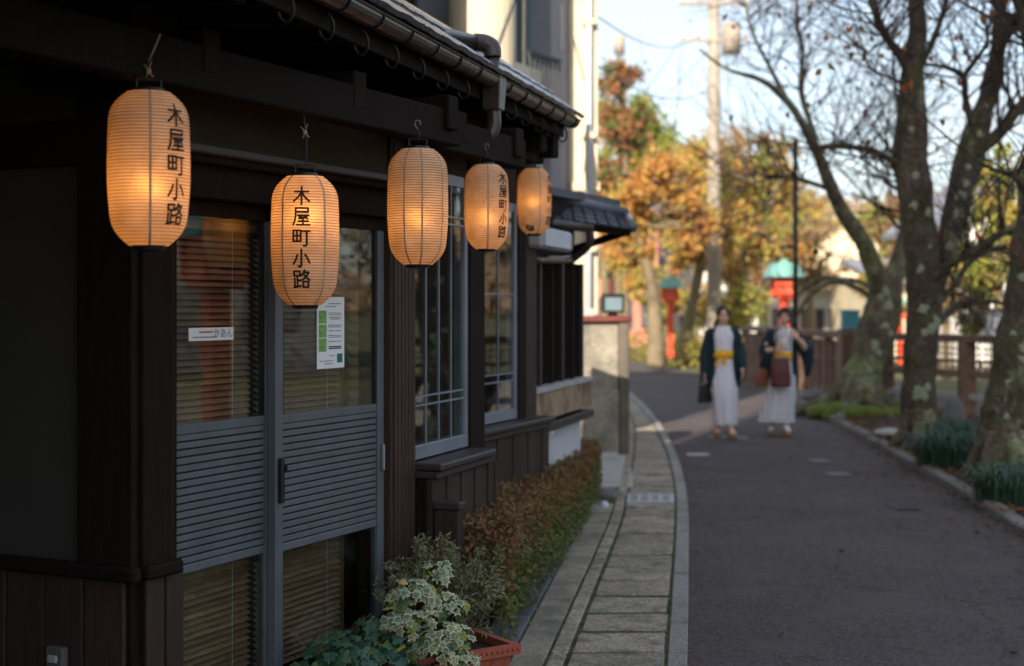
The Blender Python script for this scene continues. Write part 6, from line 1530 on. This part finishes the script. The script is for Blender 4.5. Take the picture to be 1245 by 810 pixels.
    for i in range(len(lv)-1):
        for k in range(n2): m.f.append([i*(n2+1)+k, i*(n2+1)+k+1, (i+1)*(n2+1)+k+1, (i+1)*(n2+1)+k]); m.m.append(0)
    hao = piece(m.mesh('haori', NAVY, True), 'haori', e); t_ = hao.modifiers.new('t', 'SOLIDIFY'); t_.thickness = .014; t_.offset = 1; sb_ = hao.modifiers.new('s', 'SUBSURF'); sb_.levels = 1; sb_.render_levels = 1
    for sh, el_, end, drop, wdt in pose['sleeves']:
        sh, el_, end = map(Vector, (sh, el_, end)); m = MB(); seq = smooth_pts([sh, el_, end], 4); mm_ = len(seq)
        for s_ in range(mm_-1):
            a, b = seq[s_], seq[s_+1]
            def ringp(p, t): return lerp(.06, wdt, t), lerp(.075, drop, t)
            m.ell(a, (.062, .062, .062), 12, 8)
            for q_ in range(4):
                t = (s_+q_/4)/(mm_-1); p = a.lerp(b, q_/4); dr = lerp(.02, drop, t**.8); dv = Vector(pose.get('hang', (0, .1, -1))).normalized()
                m.tube([p, p+dv*dr*.5, p+dv*dr], [lerp(.06, wdt, t), lerp(.055, wdt*.9, t), lerp(.04, wdt*.55, t)], 10)
        remesh(m, NAVY, 'haori_sleeve', e, .012, 6)
    # footwear
    for i, leg in enumerate(pose['legs']):
        ank, toe = Vector(leg[2]), Vector(leg[3]); fd = (toe-ank); fd.z = 0; fd.normalize(); sx = V(-fd.y, fd.x, 0); z0 = ank.z-.083
        pts = []
        for k in range(16):
            a = 2*math.pi*k/16; pts.append(V(ank.x, ank.y, z0)+fd*(.065+.135*math.cos(a))+sx*(.046+.006*math.cos(a))*math.sin(a))
        sd_ = piece(MB().prism(pts, V(0, 0, -.026)).mesh('sandal', SOLE), 'sandal', e)
        mm2 = MB(); f0 = V(ank.x, ank.y, z0)+fd*.135
        for s_ in (-1, 1): mm2.tube([f0+V(0, 0, .012), f0-fd*.03+sx*.03*s_+V(0, 0, .042), f0-fd*.10+sx*.046*s_+V(0, 0, .006)], .0085, 6)
        piece(mm2.mesh('sandal_strap', pose['strap']), 'sandal_strap', e)
        for zz in (.02, .10): piece(MB().bar(V(ank.x, ank.y, z0-.040)+fd*zz-sx*.04, V(ank.x, ank.y, z0-.040)+fd*zz+sx*.04, .02, .03).mesh('sandal_tooth', SOLE), 'sandal_tooth', e)
        if pose['tabi']:
            m = MB(); m.tube([ank+V(0, 0, .06), ank+V(0, 0, -.03)], [.040, .041], 12); m.tube([ank-fd*.035+V(0, 0, -.046), ank+fd*.07+V(0, 0, -.046), ank+fd*.175+V(0, 0, -.058)], [.035, .041, .026], 12); remesh(m, TABI, 'tabi', e, .007, 4)
    return e
def bag(name, loc, label, wdt, ht, dp, mt, strap_pts, turn=0):
    e = empty(name, loc, label, 'bag'); m = MB(); n = 9; sec = []
    for i in range(n):
        t = i/(n-1); rx = wdt/2*(1-.22*t**2)*(1 if t > .05 else .9); ry = dp/2*(1-.6*t); 
        for k in range(20):
            a = 2*math.pi*k/20; cx_ = math.copysign(abs(math.cos(a))**.6, math.cos(a)); sy = math.copysign(abs(math.sin(a))**.7, math.sin(a)); m.v.append(V(rx*cx_*(1+.03*math.sin(5*t+k)), ry*sy, t*ht))
    for i in range(n-1):
        for k in range(20): m.f.append([i*20+k, i*20+(k+1) % 20, (i+1)*20+(k+1) % 20, (i+1)*20+k]); m.m.append(0)
    m.f.append(list(range(20))[::-1]); m.m.append(0); m.f.append([(n-1)*20+k for k in range(20)]); m.m.append(0)
    e.rotation_euler = (0, 0, turn)
    piece(m.mesh('bag_body', mt, True), 'bag_body', e)
    piece(MB().box(-wdt*.3, wdt*.3, -dp*.5, -dp*.44, ht*.2, ht*.55).mesh('pocket', mt), 'pocket', e)
    piece(MB().bar(V(-wdt*.36, 0, ht), V(wdt*.36, 0, ht), .015, .012).mesh('clasp', M['grate']), 'clasp', e)
    li = Matrix.Rotation(-turn, 3, 'Z')
    piece(MB().tube(smooth_pts([li @ (Vector(p)-Vector(loc)) for p in strap_pts], 5), .011, 6).mesh('strap', mt, True), 'strap', e); return e
FZ = .137       # ankle height: sandal tooth .055 + foot
p1 = G(880, 532); k1 = 1.0
pose1 = dict(lean=-.012, k=1.0, turn=.03, head=(.004, 0, .05), hair='tail', obi=1.0, bow=-.02, haori=.60, seed=1, tabi=False, strap=STRAPR,
    legs=[((-.075, 0, .80), (-.07, -.02, .46), (-.075, .06, FZ+.012), (-.085, -.06, .05)), ((.075, 0, .80), (.066, -.05, .46), (.062, -.10, FZ), (.066, -.24, .05))],
    arms=[((-.155, .01, 1.275), (-.215, .03, 1.03), (-.225, -.01, .80), (-.05, -.1, -1), (-1, 0, 0), 1, .5), ((.155, .01, 1.275), (.215, .04, 1.04), (.215, -.08, .83), (.0, -.3, -1), (1, 0, 0), -1, .45)],
    sleeves=[((-.15, .01, 1.26), (-.215, .02, 1.03), (-.225, 0, .86), .20, .062), ((.15, .01, 1.26), (.215, .03, 1.05), (.215, -.06, .90), .24, .060)],
    rings=[(.014, -.02, .155, .138, .140), (.010, -.03, .30, .142, .142), (.004, -.035, .55, .155, .142), (0, -.005, .80, .162, .128), (0, 0, .95, .142, .116), (0, 0, 1.10, .140, .108), (0, .0, 1.22, .152, .098), (0, .005, 1.295, .120, .072), (0, .012, 1.335, .066, .054)])
person(p1, 'left walker in pale grey yukata, open navy jacket and yellow sash tied in a bow', YUK1, pose1)
bl_ = p1+V(-.235, -.03, .42); bag('handbag', bl_, 'dark handbag held low at the side of the left walker', .19, .22, .09, BLACKBAG, [bl_+V(-.06, 0, .21), bl_+V(-.035, 0, .31), bl_+V(.035, 0, .31), bl_+V(.06, 0, .21)], .5)
p2 = G(949, 529)
pose2 = dict(lean=.025, k=.99, turn=-.06, head=(.012, 0, -.18), hair='bun', obi=.985, bow=0, haori=.62, seed=4, tabi=True, strap=SOLE, open=4.55, hang=(0, .15, -1),
    legs=[((-.075, 0, .80), (-.085, -.03, .46), (-.105, .02, FZ), (-.13, -.11, .05)), ((.075, 0, .80), (.065, -.06, .46), (.045, -.12, FZ), (.055, -.26, .05))],
    arms=[((-.155, .0, 1.275), (-.235, -.02, 1.04), (-.105, -.215, 1.055), (.35, -.2, .55), (-.3, -1, 0), 1, .85), ((.155, .0, 1.275), (.275, -.02, 1.075), (.150, -.165, 1.205), (-.55, .05, .75), (.3, -1, 0), 1, .7)],
    sleeves=[((-.15, .0, 1.26), (-.235, .0, 1.05), (-.20, -.06, 1.03), .30, .062), ((.15, .0, 1.26), (.29, .02, 1.12), (.315, -.01, 1.08), .36, .07)],
    rings=[(-.060, -.05, .165, .215, .165), (-.040, -.055, .32, .195, .160), (-.005, -.045, .55, .178, .148), (0, -.005, .80, .164, .128), (0, 0, .95, .142, .116), (0, 0, 1.10, .140, .108), (0, .0, 1.22, .152, .098), (0, .005, 1.295, .120, .072), (0, .012, 1.335, .066, .054)])
person(p2, 'right walker in navy check yukata, one hand raised, holding a brown shoulder bag', YUK2, pose2)
bl_ = p2+V(-.055, -.285, .60); bag('shoulder_bag', bl_, 'dark red brown leather bag carried in front by the right walker', .25, .36, .13, LEATH, [bl_+V(-.09, 0, .34), bl_+V(-.065, .055, .45), bl_+V(-.045, .06, .52), bl_+V(-.02, .12, .66), bl_+V(.02, .20, .72)], -.12)
bl_ = p2+V(-.235, -.05, .60); bag('pouch', bl_, 'small tan drawstring pouch hanging behind the brown bag', .17, .20, .09, TAN, [bl_+V(-.05, 0, .19), bl_+V(-.02, .0, .33), bl_+V(.02, 0, .40), bl_+V(.05, 0, .19)], .2)
random.seed(99)
far_tree(930, 46, 175, [(935, 235, 46, 44), (980, 300, 40, 40), (915, 310, 34, 44)], 'brown and gold thinning tree behind the sign pole', ['brown', 'gold', 'orange', 'rust'], 1700, None, .17)
far_tree(752, 42, 235, [(748, 265, 26, 34), (770, 300, 30, 40)], 'orange shrubby tree close behind the cream building edge', ['orange', 'rust', 'gold'], 1300, None, .15)
far_tree(845, 50, 160, [(825, 200, 46, 36), (880, 190, 44, 34), (850, 250, 50, 36)], 'wide golden crown behind the utility pole', ['gold', 'orange', 'brown', 'green'], 2000, None, .18)
far_tree(812, 41, 300, [(812, 360, 30, 34), (780, 350, 24, 36), (850, 375, 26, 30)], 'low golden tree filling the verge under the taller crowns', ['gold', 'green', 'orange'], 1500, None, .13)
far_tree(905, 39, 330, [(905, 372, 30, 30), (880, 385, 20, 24)], 'low yellow green bush beyond the walkers', ['green', 'gold'], 1000, None, .12)
far_tree(775, 60, 170, [(760, 215, 50, 40), (830, 225, 60, 40)], 'broad pale orange crown far behind the golden trees', ['gold', 'orange', 'rust'], 2200, None, .24)
far_tree(930, 62, 190, [(905, 235, 56, 40), (965, 260, 50, 44)], 'broad pale brown crown far behind the sign pole', ['brown', 'gold', 'rust', 'green'], 2200, None, .24)
